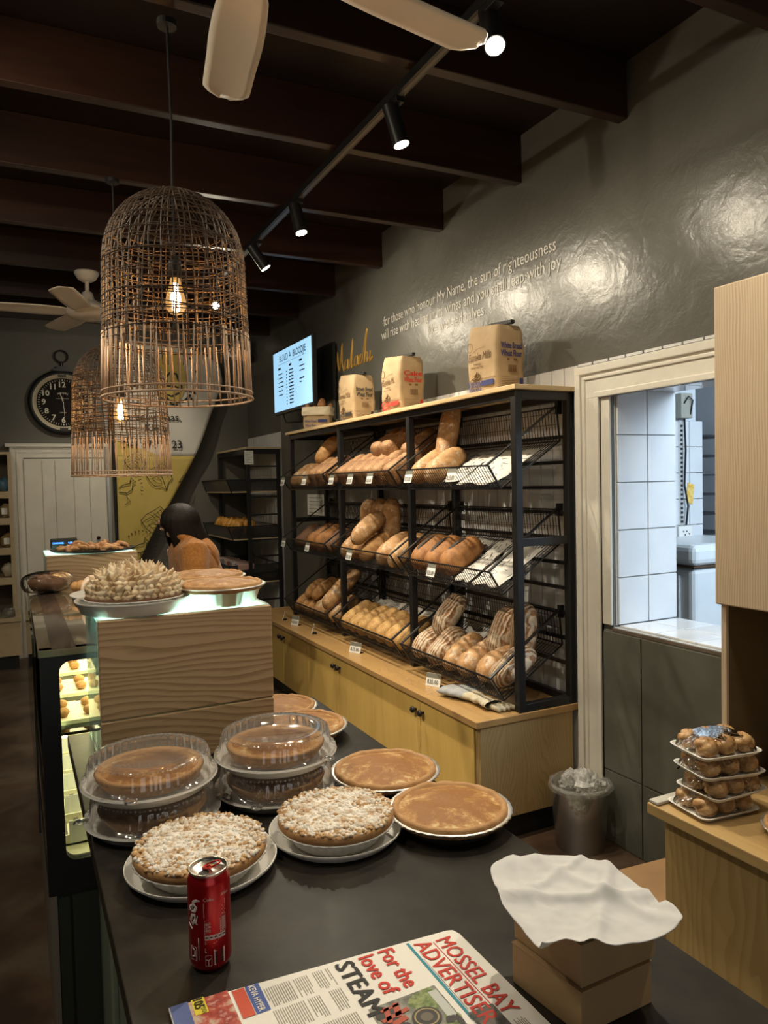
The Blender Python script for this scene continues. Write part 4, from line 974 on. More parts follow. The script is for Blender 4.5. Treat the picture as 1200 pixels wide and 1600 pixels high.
# meringue pie
t = T('meringue_pie', 'lemon meringue pie with browned peaks on the display box', 'pie', (.258,1.89,BT+.012), 0)
foil_pan(MB(), .108, .024).lpart('white_dish', M_tray, t, smooth=True)
MB().lathe([(.09,.02),(.112,.021),(.116,.026),(.112,.031),(.09,.032)], n=64).lpart('pastry_crust', mat('dark_pastry', (.16,.07,.03), .7), t, smooth=True)
M_mer = noisy('toasted_meringue', [(.32,(.50,.33,.17)),(.48,(.68,.53,.34)),(.66,(.78,.68,.52))], 30, .55, sss=.0)
o = MB()
o.grid(lambda u, v: Vector((.106*u*math.cos(2*PI*v)*(1+.03*math.sin(18*2*PI*v/2)), .106*u*math.sin(2*PI*v)*(1+.03*math.sin(18*PI*v)), .030+.062*(1-u**2.6))), 14, 60, True)
rr = random.Random(11)
rings_ = [(0,1,.8),(.018,7,.8),(.035,13,.8),(.052,19,.8),(.068,25,.8),(.083,30,.8),(.096,34,.85),(.105,38,.85),(.110,40,.8),(.112,40,.75)]
for ri, (rad, cnt, big) in enumerate(rings_):
    for k in range(cnt):
        a = 2*PI*(k+rr.random()*.5+ri*.37)/cnt; u_ = min(1, rad/.112); zs = (.086,.0855,.084,.081,.077,.071,.063,.053,.043,.033)[ri]
        nrm = Vector((math.cos(a)*u_**2*1.3, math.sin(a)*u_**2*1.3, 1.05-u_*.75)).normalized(); tg = Vector((-math.sin(a), math.cos(a), .25))
        p = Vector((rad*.94*math.cos(a), rad*.94*math.sin(a), zs)); h = rr.uniform(.012,.025)*(1-.45*max(0,u_-.7)/.3); cv = rr.uniform(-1.2,1.6); w_ = rr.uniform(.9,1.2)*big
        pts = [p-nrm*.008-tg*.006*cv, p+nrm*h*.2, p+nrm*h*.5+tg*h*.25*cv, p+nrm*h*.8+tg*h*.45*cv+Z*h*.1, p+nrm*h*1.0+tg*h*.75*cv+Z*h*.25]
        o.tube(pts, [.010*w_,.0108*w_,.0070*w_,.0030*w_,.0005], 8)
o.lpart('meringue_peaks', M_mer, t, smooth=True)
# small card inside box
t = T('price_card', 'small price card standing inside the lit display box', 'price card', (.20,1.86,CZ+.008), 0)
MB().plate([(-.02,-.02,0),(-.02,.03,0),(-.005,.03,.045),(-.005,-.02,.045)], (.002,0,0)).lpart('card', M_tag, t)
MB().box((-.022,-.02,0),(.0,.03,.0015)).lpart('foot', M_tag, t)
for i, (x, y) in enumerate(((.25,1.90),(.30,1.97),(.38,1.90),(.46,1.95))):
    one('small_tart', MB().lathe([(0,0),(.03,0),(.036,.02),(.03,.026),(0,.028)], n=24), C_gold, ['small golden tart inside the lit display box, nearest its glass side','small golden tart inside the lit display box, second from the glass side','small golden tart inside the lit display box, third from the glass side','small golden tart inside the lit display box, farthest from the glass side'][i], 'tart', 'tarts inside the lit display box', smooth=True).location = (x,y,CZ+.008)
t = T('black_tray', 'black dish with white rim peeping out from behind the wooden panel', 'dish', (.70,2.29,0), 0)
t.location = (.705,2.04,CZ); t['label'] = 'black dish with white rim peeping out from behind the wooden panel'
# low dish beyond the tarts on the fridge side
bpy.data.objects.remove(t)
# ================================================================== refrigerated display behind
t = T('display_fridge', 'long black refrigerated display counter with lit end window on the left', 'display fridge', (.4,3.1,0), 0)
fy0, fy1 = 2.135, 4.12; x0, x1 = .046, .62; zt_, zb = 1.13, .47
w0, w1, wz0, wz1 = .092, .56, .555, 1.095
def rrect(a, b, c, d, r, n=5):
    pts = []
    for (cx_, cz_, s) in ((b-r,d-r,0),(a+r,d-r,PI/2),(a+r,c+r,PI),(b-r,c+r,1.5*PI)):
        for k in range(n): an = s+PI/2*k/(n-1); pts.append((cx_+r*math.cos(an), cz_+r*math.sin(an)))
    return pts
ins = rrect(w0,w1,wz0,wz1,.03); outp = []
for x, z in ins:    # matching points on the outer border
    dx, dz = x-(w0+w1)/2, z-(wz0+wz1)/2
    k = min(((x1-.326) if dx > 0 else (.326-x0))/abs(dx) if abs(dx) > 1e-6 else 9, ((zt_-.825) if dz > 0 else (.825-zb))/abs(dz) if abs(dz) > 1e-6 else 9)
    outp.append((.326+dx*k, .825+dz*k))
o = MB(); n = len(ins)
vs = [(x,fy0,z) for x,z in ins]+[(x,fy0,z) for x,z in outp]+[(x,fy0+.03,z) for x,z in ins]+[(x,fy0+.03,z) for x,z in outp]
cs = [(x0,fy0,zb),(x1,fy0,zb),(x1,fy0,zt_),(x0,fy0,zt_)]
o.add(vs, [(i,(i+1)%n,n+(i+1)%n,n+i) for i in range(n)]+[(2*n+(i+1)%n,2*n+i,3*n+i,3*n+(i+1)%n) for i in range(n)]+[((i+1)%n,i,2*n+i,2*n+(i+1)%n) for i in range(n)]+[(n+i,n+(i+1)%n,3*n+(i+1)%n,3*n+i) for i in range(n)])
# fill the outer corners
for (cx_, cz_) in ((x1,zt_),(x0,zt_),(x0,zb),(x1,zb)):
    near = sorted(outp, key=lambda p: abs(p[0]-cx_)+abs(p[1]-cz_))
    ax = [p for p in outp if abs(p[0]-cx_) < 1e-4]; bz = [p for p in outp if abs(p[1]-cz_) < 1e-4]
    if ax and bz:
        pa = min(ax, key=lambda p: abs(p[1]-cz_)); pb = min(bz, key=lambda p: abs(p[0]-cx_)); o.plate([(pa[0],fy0,pa[1]),(cx_,fy0,cz_),(pb[0],fy0,pb[1])], (0,.03,0))
o.part('end_frame', M_black, t)
MB().box((w0,fy0+.012,wz0),(w1,fy0+.018,wz1)).part('end_glass', clear('end_glass', (.97,.98,.9), .06, .02), t)
MB().box((x0,fy1-.03,zb),(x1,fy1,zt_)).part('far_end_panel', M_black, t)
MB().box((x0,fy0+.03,zb),(x1,fy1-.03,.545)).part('fridge_base', M_black, t)
MB().box((x1-.02,fy0+.03,.545),(x1,fy1-.03,zt_-.02)).part('rear_doors', mat('fridge_white', (.72,.70,.62), .5), t)
MB().box((x0,fy0+.03,.545),(x0+.006,fy1-.03,zt_-.02)).part('front_glass', clear('front_glass', (.75,.82,.76), .12, .02), t)
MB().box((x0-.004,fy0-.004,zt_-.02),(x1+.004,fy1+.004,zt_)).part('fridge_top', mat('bronze_glass_top', (.16,.125,.08), .07, .0, spec=.9, coat=1), t, bev=.002)
MB().box((x0+.03,fy0-.002,zt_-.001),(x0+.09,fy1,zt_+.0008)).part('top_border', mat('dark_glass_band', (.05,.035,.028), .08), t)
for sx in (x0+.02, x1-.035):
    MB().box((sx,fy0+.04,zt_-.034),(sx+.012,fy1-.05,zt_-.024)).part('light_strip', glow('led_warm', (1,.92,.60), 14), t)
for z in (.88,): MB().box((x0+.02,fy0+.05,z),(x1-.03,fy1-.05,z+.008)).part('glass_shelf', M_glass, t)
M_yt = mat('cream_tray', (.80,.74,.55), .4)
MB().box((x0+.02,fy0+.035,.545),(x1-.03,fy1-.04,.552)).part('deck', M_yt, t)
for k in range(10):
    y = fy0+.10+k*.19
    if y > fy1-.1: break
    o = MB(); zz = .553
    o.box((x0+.03,y,zz),(x0+.30,y+.15,zz+.006)); o.box((x0+.03,y,zz),(x0+.30,y+.006,zz+.03)); o.box((x0+.03,y+.144,zz),(x0+.30,y+.15,zz+.03))
    tr = one('display_tray', o, M_yt, 'cream tray on the bottom deck of the display fridge, %s' % (['nearest the end window','second from the end window','third from the end window'][k] if k < 3 else 'farther back'), 'tray', 'trays in the display fridge')
    o = MB()
    for j in range(7): o.box((x0+.045+j*.034,y+.02,zz+.008),(x0+.058+j*.034,y+.13,zz+.022))
    o.part('dark_pastries', mat('chocolate_bar', (.05,.03,.02), .5), tr)
    if k < 5:
        c_ = one('ticket', MB().plate([(x0+.06,y-.012,zz+.01),(x0+.12,y-.012,zz+.01),(x0+.12,y-.004,zz+.07),(x0+.06,y-.004,zz+.07)], (0,.002,0)), M_tag, 'price ticket in front of a fridge tray, %s' % ['nearest the end window','second from the window','third from the window','fourth from the window','fifth from the window'][k], 'ticket', 'tickets in the display fridge')
for k in range(6):
    y = fy0+.12+k*.3
    for z in (.888,):
        o = MB(); o.box((x0+.03,y,z+.001),(x0+.26,y+.2,z+.012))
        tr = one('display_tray', o, M_yt, 'cream tray on the %s glass shelf of the display fridge, %s' % ('upper' if z > .8 else 'lower', ['nearest the end window','second from the window','third from the window','fourth from the window','fifth from the window','farthest one'][k]), 'tray', 'trays in the display fridge')
        o = MB()
        for j in range(6): o.ball((x0+.06+(j % 3)*.07,y+.05+(j//3)*.09,z+.024), (.018,.024,.013), 10, 6, .2, j)
        o.part('pastries', C_gold, tr, smooth=True)
t2 = bpy.data.lights.new('fridge_light', 'AREA'); t2.shape = 'RECTANGLE'; t2.size = .3; t2.size_y = 1.7; t2.energy = 9; t2.color = (1,.88,.52)
lo = bpy.data.objects.new('fridge_light', t2); COL.objects.link(lo); lo.parent = t; lo.location = (-.10,0,zt_-.04)
MB().box((x0+.05,fy0+.06,.872),(x0+.062,fy1-.06,.879)).part('added_shelf_strip', glow('led_warm', (1,.92,.60), 14), t)  # strip added under the shelf to brighten the lower deck
t3 = bpy.data.lights.new('added_deck_fill', 'AREA'); t3.shape = 'RECTANGLE'; t3.size = .3; t3.size_y = 1.7; t3.energy = 7; t3.color = (1,.92,.66)  # fill lamp added with the strip, for the lower deck
lo = bpy.data.objects.new('added_deck_fill', t3); COL.objects.link(lo); lo.parent = t; lo.location = (-.10,0,.868)
t = T('fridge_plinth', 'dark green cupboard base under the display fridge', 'cupboard', (.4,3.1,0), 0)
MB().box((x0+.008,fy0+.005,.0),(x1-.005,fy1,.468)).part('body', M_dkpanel, t)
MB().box((x0+.004,fy0,.0),(x0+.02,fy1,.468)).part('side_panel', mat('grey_laminate', (.20,.175,.15), .4), t)
MB().box((x0+.05,fy0-.0,.01),(x0+.054,fy0+.004,.46)).part('seam', M_black, t)
# glass splash beside the fridge
one('glass_guard', MB().box((x0-.012,fy0+.35,.50),(x0-.006,fy1,1.10)), clear('green_glass', (.55,.65,.55), .10, .02), 'tall pane of greenish glass on the customer side of the display fridge', 'glass panel')
# second lit box + tray + register
display_box(.120,.505,3.58,3.92,zt_+.001,1.262,'lit glass display box with one ash board, far away on the display fridge',1,(.72,1,.93),1.0)
t = T('black_tray', 'flat black tray heaped with small pastries on the far display box', 'tray', (.33,3.72,1.263), 0)
MB().lathe([(0,0),(.17,0),(.185,.006),(.19,.012),(.186,.012),(.165,.004),(0,.004)], n=48).xf(Matrix.Diagonal((1,.85,1,1))).lpart('tray', M_blackm, t, smooth=True)
rr = random.Random(4)
M_pst = noisy('glazed_pastry', [(.3,(.30,.13,.05)),(.6,(.55,.31,.14)),(.75,(.66,.45,.26))], 30, .5)
for i in range(46):
    a = rr.uniform(0, 2*PI); q_ = math.sqrt(rr.random())*.145
    o = MB(); s_ = rr.uniform(.8,1.15); ang = rr.uniform(0, PI)
    pts = [Vector((.026*s_*math.cos(k/4*PI*1.2), .018*s_*math.sin(k/4*PI*1.2), .004*math.sin(k))) for k in range(5)]
    o.tube(pts, [.005,.010,.012,.010,.005], 7)
    p_ = one('mini_pastry', o, M_pst, 'small glazed pastry in the heap on the flat black tray', 'pastry', 'small pastries on the black tray', smooth=True)
    p_.matrix_basis = MX((.33+q_*math.cos(a)*1.05, 3.72+q_*math.sin(a)*.85, 1.263+.014+rr.random()*.028*(1-q_/.16)), ang, rr.uniform(-.5,.5), rr.uniform(-.5,.5))
t = T('till_display', 'small black till display with blue digits behind the pastry tray', 'display', (.215,4.0,zt_), 0)
MB().box((.155,3.985,1.262),(.278,4.01,1.312)).part('screen_housing', M_blackm, t, bev=.006)
MB().cyl((.215,4.0,zt_),(.215,4.0,1.265),.012).part('pole', M_blackm, t)
MB().text('CHANGE:', (.165,3.984,1.285), X, Z, size=.012, off=.001).text('4.00', (.235,3.984,1.285), X, Z, size=.012, off=.001).part('digits', glow('blue_digits', (.05,.25,1), 5), t)
t = T('wrapped_bread', 'dark loaf in shiny clear wrap on the display fridge top', 'bread', (.115,3.33,zt_), .2)
MB().ball((0,0,.045), (.075,.05,.043), 20, 12, .1, 2).lpart('loaf', C_dark, t, smooth=True)
MB().grid(lambda u, v: Vector((math.cos(PI*u)*.100, (.058*math.sin(PI*u)**.5+.004)*math.cos(2*PI*v)*(1+.12*math.sin(9*v*PI+u*20)), .045+(.045*math.sin(PI*u)**.5)*math.sin(2*PI*v)*(1+.06*math.sin(17*PI*v+u*14)))), 20, 36, True).lpart('clear_wrap', M_film, t, smooth=True)
t = T('croissant', 'croissant behind the meringue pie on the fridge top', 'pastry', (.285,3.15,zt_), 0)
o = MB()
for k in range(7):
    f_ = (k-3)/3; o.ball((.085*math.sin(f_*1.1), -.02*math.cos(f_*1.2)+.02, .038), (.022,.034*(1-.4*abs(f_)),.036*(1-.45*abs(f_))), 14, 8)
o.lpart('layers', C_gold, t, smooth=True)
t = T('swirl_bun', 'iced swirl bun in front of the croissant', 'pastry', (.262,2.95,zt_), 0)
o = MB(); o.tube([Vector((.045*(k/40)*math.cos(k*.42), .0, .05+.045*(k/40)*math.sin(k*.42))) for k in range(41)], .009, 8); o.cyl((0,.012,.05),(0,.03,.05),.05,.05,28)
o.lpart('spiral', noisy('iced_dough', [(.4,(.55,.36,.24)),(.6,(.72,.55,.42))], 20, .5), t, smooth=True)
# ================================================================== right-hand display unit
t = T('wall_unit', 'pale oak veneer cupboard with open dark niche on the right', 'cupboard', (2.0,1.0,1.18), 0)
MB().box((1.822,-.2,1.176),(1.842,1.5,2.09)).part('cupboard_front', M_ashcab, t, bev=.004)
MB().box((1.842,-.2,1.18),(WX-.016,1.495,2.085)).part('cupboard_body', M_ashcab, t)
MB().box((1.842,1.478,.636),(1.852,1.495,1.18)).part('niche_edge', M_ashcab, t); MB().box((1.852,1.478,.636),(WX-.016,1.495,1.18)).part('niche_side', wood('niche_shade_ply', (.14,.095,.045), (.11,.075,.035), 'Y', 8, .6), t)  # niche ply coloured dark to stand in for the shade inside
MB().box((WX-.03,-.2,.636),(WX-.016,1.478,1.18)).part('niche_back', wood('niche_shade_ply', (.14,.095,.045), (.11,.075,.035), 'Y', 8, .6), t)
MB().box((1.842,-.2,.636),(WX-.016,-.18,1.18)).part('niche_far_side', M_ashcab, t)
t = T('low_cabinet', 'honey ply cabinet with thick edged top under the oak cupboard', 'cabinet', (1.9,1.0,0), 0)
MB().box((1.568,-.2,.602),(WX-.016,1.522,.634)).part('cabinet_top', wood('ply_counter_top', (.50,.34,.15), (.40,.26,.11), 'Y', 12, .35), t, bev=.003)
MB().box((1.612,-.2,0),(WX-.016,1.498,.602)).part('body', M_low, t, bev=.002)
M_pack = clear('pack_film', refl=.06, rough=.05, wr=.7, ior=1.25)
M_bun = noisy('glossy_bun', [(.35,(.24,.115,.04)),(.5,(.44,.25,.10)),(.65,(.60,.42,.22))], 45, .4)
rr = random.Random(9)
CT = .6345
packs = [((1.695,1.405),-.12,'bottom one',0),((1.715,1.395),-.05,'third from the top',.052),((1.712,1.40),-.22,'second from the top',.104),((1.705,1.405),-.18,'top one',.158)]
for (x, y), rz, lb, dz in packs:
    t = T('pastry_pack', 'tray of small pastries in cling film, %s of the stack of four' % lb, 'pastry pack', (x,y,CT+dz), rz, 'cling wrapped pastry trays')
    def rr2(w, d, r, z): return [Vector((p[0], p[1], z)) for p in rrect(-w, w, -d, d, r, 6)]
    o = MB(); lo_ = rr2(.085,.062,.02,.0); hi = rr2(.100,.077,.025,.014); hi2 = rr2(.096,.073,.022,.014); lo2 = rr2(.083,.060,.02,.003); n = len(lo_)
    o.add(lo_+hi+hi2+lo2, [(i,(i+1)%n,n+(i+1)%n,n+i) for i in range(n)]+[(n+i,n+(i+1)%n,2*n+(i+1)%n,2*n+i) for i in range(n)]+[(2*n+i,2*n+(i+1)%n,3*n+(i+1)%n,3*n+i) for i in range(n)]+[tuple(range(n))[::-1], tuple(range(3*n,4*n))])
    o.lpart('foam_tray', M_tray, t)
    for i in range(6):
        px, py = -.058+(i % 3)*.058, -.034+(i//3)*.066
        def bun(u, v, px=px, py=py, k=rr.random()*6):
            th = PI*u; ph = 2*PI*v; d = Vector((math.sin(th)*math.cos(ph), math.sin(th)*math.sin(ph), math.cos(th)))
            g = 1-.20*max(0, math.cos((ph*1.0+th*1.5+k)*3))**5
            return Vector((px+d.x*.030*g, py+d.y*.035*g, .030+d.z*.027*g))
        MB().grid(bun, 18, 30, True).lpart('pastry', M_bun, t, smooth=True)
    def film(u, v):
        a = 2*PI*v; r_ = u; e = .5; cx_, sy_ = math.copysign(abs(math.cos(a))**e, math.cos(a)), math.copysign(abs(math.sin(a))**e, math.sin(a))
        z = .014+.043*(1-u**5)+.002*noise.noise(Vector((cx_*u*5, sy_*u*5, rz*9)))
        return Vector((.098*u*cx_, .075*u*sy_, z))
    MB().grid(film, 16, 60, True).lpart('cling_film', M_pack, t, smooth=True)
melktert((1.752,1.165,CT), .105, 'dark baked tart in a foil pan beside the kraft bags', 1, group='tarts on the low cabinet')
def kbag(x, y, z, rz, label, w=.15, l=.26, h=.06, txt=None, lean=0):
    t = T('kraft_bag', label, 'paper bag', (x,y,z), rz, 'kraft paper bags of goods')
    def fn(u, v):
        th = 2*PI*v; c_, s_ = math.cos(th), math.sin(th); e = .45; k = 1-.75*max(0, u-.75)/.25
        X_ = (u-.5)*l; Y_ = w/2*math.copysign(abs(c_)**e, c_); Z_ = h/2+h/2*k*math.copysign(abs(s_)**e, s_); nn = noise.noise(Vector((X_*18+x*9, Y_*18, Z_*20)))
        return Vector((X_+nn*.004, Y_+nn*.006, max(.001, Z_+nn*.008)))
    o = MB().grid(fn, 20, 40, True); o.add([fn(0,k/16) for k in range(16)], [tuple(range(16))]); o.add([fn(1,k/16) for k in range(16)], [tuple(range(16))])
    o.lpart('paper_sack', M_kraft, t, smooth=True)
    if txt: MB().text(txt, (-.09,.01,h+.003), -X if False else X, Y, size=.03, width=.05, off=.004, bold=.01).lpart('stamped_print', M_ink, t)
    return t
kbag(1.98,1.30,CT,.5,'folded kraft paper bag at the bottom beside the pastry trays', .17, .26, .05)
kbag(1.99,1.29,CT+.056,.45,'kraft paper bag with black letters lying on another bag', .17, .25, .06, 'KOX')
kbag(2.06,1.18,CT+.120,.45,'plain kraft paper bag on top at the back of the niche', .13, .20, .045)
one('dark_tray_edge', MB().box((1.572,1.485,CT+.0005),(1.70,1.518,CT+.010)), [noisy('grey_liner', [(.4,(.42,.40,.35)),(.6,(.52,.50,.44))], 9, .6)], 'thin pale grey strip lying on the left rim of the low cabinet top', 'strip', bev=.003)
# leaning wooden board, carton
t = T('wooden_board', 'orange pine board with hanging cord leaning between tiled wall and low cabinet', 'board', (2.05,1.9,0), 0)
bd = [(-.085,0),(.085,0),(.062,.38),(.045,.47),(.028,.50),(.02,.57),(-.02,.57),(-.028,.50),(-.045,.47),(-.062,.38)]
Mbd = Matrix.Translation((2.13,1.80,.012)) @ Matrix.Rotation(PI/2-.0,4,'Z') @ Matrix.Rotation(-.10,4,'X')
o = MB().plate([Mbd @ Vector((x,0,z)) for x, z in bd], (Mbd.to_3x3() @ Vector((0,-.018,0))))
o.part('board', wood('orange_pine', (.52,.27,.08), (.40,.19,.05), 'Z', 10, .4), t, bev=.003)
MB().tube([Mbd @ Vector(p) for p in ((0,.0,.54),(.03,.02,.55),(.045,.03,.52),(.03,.03,.535),(.0,.02,.54))], .003, 6).part('cord', M_blackm, t, smooth=True)
one('carton', MB().prism([(1.72,1.60),(1.94,1.58),(1.98,1.83),(1.76,1.85)], 0, .235), noisy('carton_brown', [(.3,(.26,.15,.07)),(.7,(.32,.19,.09))], 8, .7), 'brown carton on the floor beside the low cabinet', 'carton', bev=.003, loc=(1.85,1.7,0))
# ------------------------------------------------------------------ bin
bx, by = 2.095, 2.405
t = T('waste_bin', 'clear plastic waste bin with liner full of clear wrap', 'bin', (bx,by,0), 0)
MB().lathe([(0,.004),(.094,.004),(.098,.008),(.118,.262),(.123,.266),(.126,.262),(.122,.258),(.101,.002),(.0,.0)], n=48).lpart('tub', clear('frosted_tub', (.98,.98,.94), .035, .25, .10, ior=1.2), t, smooth=True)
def ln(u, v):
    a = 2*PI*v; nn = noise.noise(Vector((math.cos(a)*4, math.sin(a)*4, u*3))); n2_ = math.sin(a*13+3*nn)*.0025
    pr = [(.090,.02),(.096,.08),(.104,.16),(.112,.24),(.117,.275),(.130,.272),(.131,.250)]; f_ = u*6; i = min(5, int(f_)); f_ -= i
    r_ = pr[i][0]*(1-f_)+pr[i+1][0]*f_; z = pr[i][1]*(1-f_)+pr[i+1][1]*f_
    flare = max(0, u-.8)*.04*max(0, math.sin(a*1+2.2))
    return Vector(((r_+n2_+flare+nn*.003)*math.cos(a), (r_+n2_+flare+nn*.003)*math.sin(a), z+flare*1.2+nn*.004))
MB().grid(ln, 24, 90, True).lpart('bin_liner', M_bagfilm, t, smooth=True)
rr = random.Random(21)
M_wrap = clear('crumpled_wrap', (.96,.96,.92), .08, .2, .42, .8, ior=1.3)
def wrapball(c, r, seed):
    def fn(u, v):
        th = PI*u; ph = 2*PI*v; d = Vector((math.sin(th)*math.cos(ph), math.sin(th)*math.sin(ph), math.cos(th)))
        k = 1+.55*noise.noise(d*2.6+Vector((seed,0,0)))+.25*noise.noise(d*6+Vector((0,seed,0)))
        return Vector(c)+d*r*k
    return fn
for i in range(22):
    a = rr.uniform(0, 2*PI); q_ = math.sqrt(rr.random())*.075; z = rr.uniform(.04,.20) if i < 9 else rr.uniform(.235,.29)
    r_ = rr.uniform(.026,.042)
    w_ = MB().grid(wrapball((0,0,0), r_, i*3.3), 12, 18, True).make('crumpled_wrap', M_wrap if i % 4 else M_bagfilm)
    w_.location = (bx+q_*math.cos(a), by+q_*math.sin(a), z)
    tag(w_, 'ball of crumpled clear plastic wrap %s the waste bin' % ('inside' if i < 9 else 'heaped at the top of'), 'plastic wrap', 'crumpled wrap deep in the bin' if i < 9 else 'crumpled wrap on top of the bin')
w_ = MB().grid(wrapball((0,0,0), .018, 77), 10, 14, True).make('red_wrapper', mat('red_wrapper', (.45,.04,.03), .4)); w_.location = (bx-.075, by-.055, .135); w_.scale = (.5,1,1.6)
tag(w_, 'small red wrapper showing through the side of the bin', 'wrapper')
# ================================================================== far end
t = T('wall_shelf_unit', 'ply shelf unit with small goods at the far left edge', 'shelf unit', (-.5,7.3,0), 0)
SX0, SX1, SY0, SY1 = -1.6, -.004, 7.2, 7.6
M_sply = wood('pale_shelf_ply', (.50,.39,.24), (.42,.32,.19), 'Y', 10, .5)
MB().box((SX1-.03,SY0,.45),(SX1,SY1,1.89)).part('side_panel', M_sply, t)
MB().box((SX0,SY0,1.87),(SX1-.03,SY1,1.89)).part('top_board', M_sply, t)
MB().box((SX0,SY1-.012,.45),(SX1-.03,SY1,1.87)).part('back_board', mat('shelf_back_dark', (.12,.095,.065), .7), t)
for z in (1.52,1.29,1.03,.77): MB().box((SX0,SY0,z-.03),(SX1-.03,SY1-.012,z+.03)).part('shelf', M_sply, t)
MB().box((SX0,SY0-.04,.42),(SX1+.03,SY1,.455)).part('counter_board', M_sply, t)
MB().box((SX0,SY0-.02,.12),(SX1+.02,SY1,.42)).part('lower_cupboard', M_sply, t)
MB().box((SX0,SY0+.02,.0),(SX1,SY1,.12)).part('plinth', M_black, t)
for i, (z, c, lb) in enumerate(((1.55,(.10,.20,.28),'blue-grey packet on the top shelf of the far left unit'),(1.32,(.35,.27,.13),'brown packet with white label on the second shelf of the far left unit'),(1.06,(.30,.20,.08),'brown packet with white corner label on the third shelf of the far left unit'),(.80,(.48,.42,.32),'pale packet on the lowest open shelf of the far left unit'))):
    for j in range(1):
        xx = -.06-j*.15
        t = T('packet', lb if j == 0 else lb.replace(' of the', ', left of the first one, of the').replace('packet on', 'second packet on').replace('packet with', 'second packet with'), 'packet', (xx,7.28,z), .1*(-1)**i)
        MB().ball((0,0,.062), (.055,.04,.062), 14, 10, .25, i+j*5).lpart('bag', mat('packet_%d' % i, c, .35), t, smooth=True)
        if i in (1,2): MB().box((-.03,-.045,.03),(.015,-.042,.085)).lpart('white_label', M_paper, t)
one('glass_jar', MB().lathe([(0,0),(.05,0),(.055,.01),(.055,.07),(.04,.08),(0,.08)], n=24), M_clear, 'low clear jar on the counter board of the far left unit', 'jar', smooth=True).location = (-.07,7.22,.456)
# door with casing
t = S('door_1', MB().box((.10,7.60,0),(.80,7.645,1.845)), M_trim)
o = MB()
for x in (.25,.36,.52,.66): o.box((x-.002,7.596,.02),(x+.002,7.60,1.83))
o.part('board_joints', mat('door_joint_line', (.33,.30,.24), .8), t)  # thin strips in a darker tone than the door boards
MB().ball((.72,7.585,1.085), .018, 14, 8).part('door_knob', mat('bronze_knob', (.08,.05,.03), .35, .8), t, smooth=True)
o = MB()
for (a, b, d) in ((0,.115,.03),(.0,.03,.045),(.05,.07,.038)):
    o.box((-.015+a,7.65-d,0),(-.015+b,7.65,1.97-a)); o.box((.915-b,7.65-d,0),(.915-a,7.65,1.97-a)); o.box((-.015+a,7.65-d-.001,1.97-b),(.915-a,7.65,1.97-a))
o.box((-.05,7.585,1.955),(.95,7.65,1.985))
S('trim_%d' % (k+40), o, M_trim, bev=.003)
# clock
cz, cxx, cyy = 2.372, .452, 7.60
t = T('wall_clock', 'big round black station clock on the far wall behind the lamps', 'clock', (cxx,7.65,cz), 0)
def disk(o, r0, r1, y, n=64, th=.002):
    o.lathe([(r0,0),(r1,0)], n=n).xf(Matrix.Translation((cxx,y,cz)) @ Matrix.Rotation(PI/2,4,'X'), len(o.v)-2*n); return o
def ring_lathe(prof): return MB().lathe(prof, n=72).xf(Matrix.Translation((cxx,7.648,cz)) @ Matrix.Rotation(PI/2,4,'X'))
ring_lathe([(0,0),(.285,0),(.30,.01),(.30,.05),(.285,.062),(.262,.062),(.255,.05)]).part('case', M_black, t, smooth=True, auto=40)
ring_lathe([(.262,.060),(.252,.058),(.228,.045),(.226,.040)]).part('inner_bezel', mat('beige_bezel', (.50,.43,.30), .5), t, smooth=True)
ring_lathe([(0,.040),(.23,.040)]).part('dial', mat('clock_dial', (.014,.010,.008), .8, spec=.2), t)
M_num = mat('cream_numerals', (.66,.62,.52), .6)
o = MB(); yf = 7.648-.041
for h in range(1, 13):
    a = PI/2-h*PI/6; r = .165; o.text(str(h), (cxx+r*math.cos(a), yf, cz+r*math.sin(a)-.022), X, Z, size=.072, align='c', bold=.03)
for m_ in range(60):
    a = m_*PI/30; r = .207; w = .004 if m_ % 5 else .008; p = Vector((cxx+r*math.cos(a), yf-.001, cz+r*math.sin(a))); d = Vector((math.cos(a),0,math.sin(a)))
    o.bar(p-d*.008, p+d*.008, .001, w, up=d.cross(Y))
for i_, ch in enumerate('ANTIQUES'):
    a = PI/2+(3.5-i_)*.13; r = .088; o.text(ch, (cxx+r*math.cos(a), yf, cz+r*math.sin(a)-.007), Vector((math.sin(a),0,-math.cos(a))), Vector((math.cos(a),0,math.sin(a))), size=.022, align='c')
o.text('LONDON', (cxx,yf,cz-.10), X, Z, size=.014, align='c'); o.box((cxx-.06,yf-.001,cz+.035),(cxx+.05,yf,cz+.037))
o.part('numerals', M_num, t)
o = MB(); o.bar((cxx,yf-.004,cz+.05),(cxx+.012,yf-.004,cz-.14), .003, .006); o.bar((cxx+.005,yf-.006,cz-.01),(cxx-.022,yf-.006,cz+.085), .003, .007); o.part('hands', M_num, t)
o = MB(); o.box((cxx-.075,7.59,cz+.29),(cxx+.075,7.64,cz+.315)); o.box((cxx-.045,7.592,cz+.31),(cxx+.045,7.638,cz+.338)); o.cyl((cxx,7.615,cz+.33),(cxx,7.615,cz+.37),.012); o.tube([Vector((cxx,7.615,cz+.43))+p for p in arc(28,.056,plane='xz')], .007, 8, True)
o.box((cxx-.035,7.586,cz-.262),(cxx+.035,7.60,cz-.240)); o.box((cxx-.035,7.586,cz+.235),(cxx+.035,7.60,cz+.258))
o.part('crown_and_ring', M_black, t)
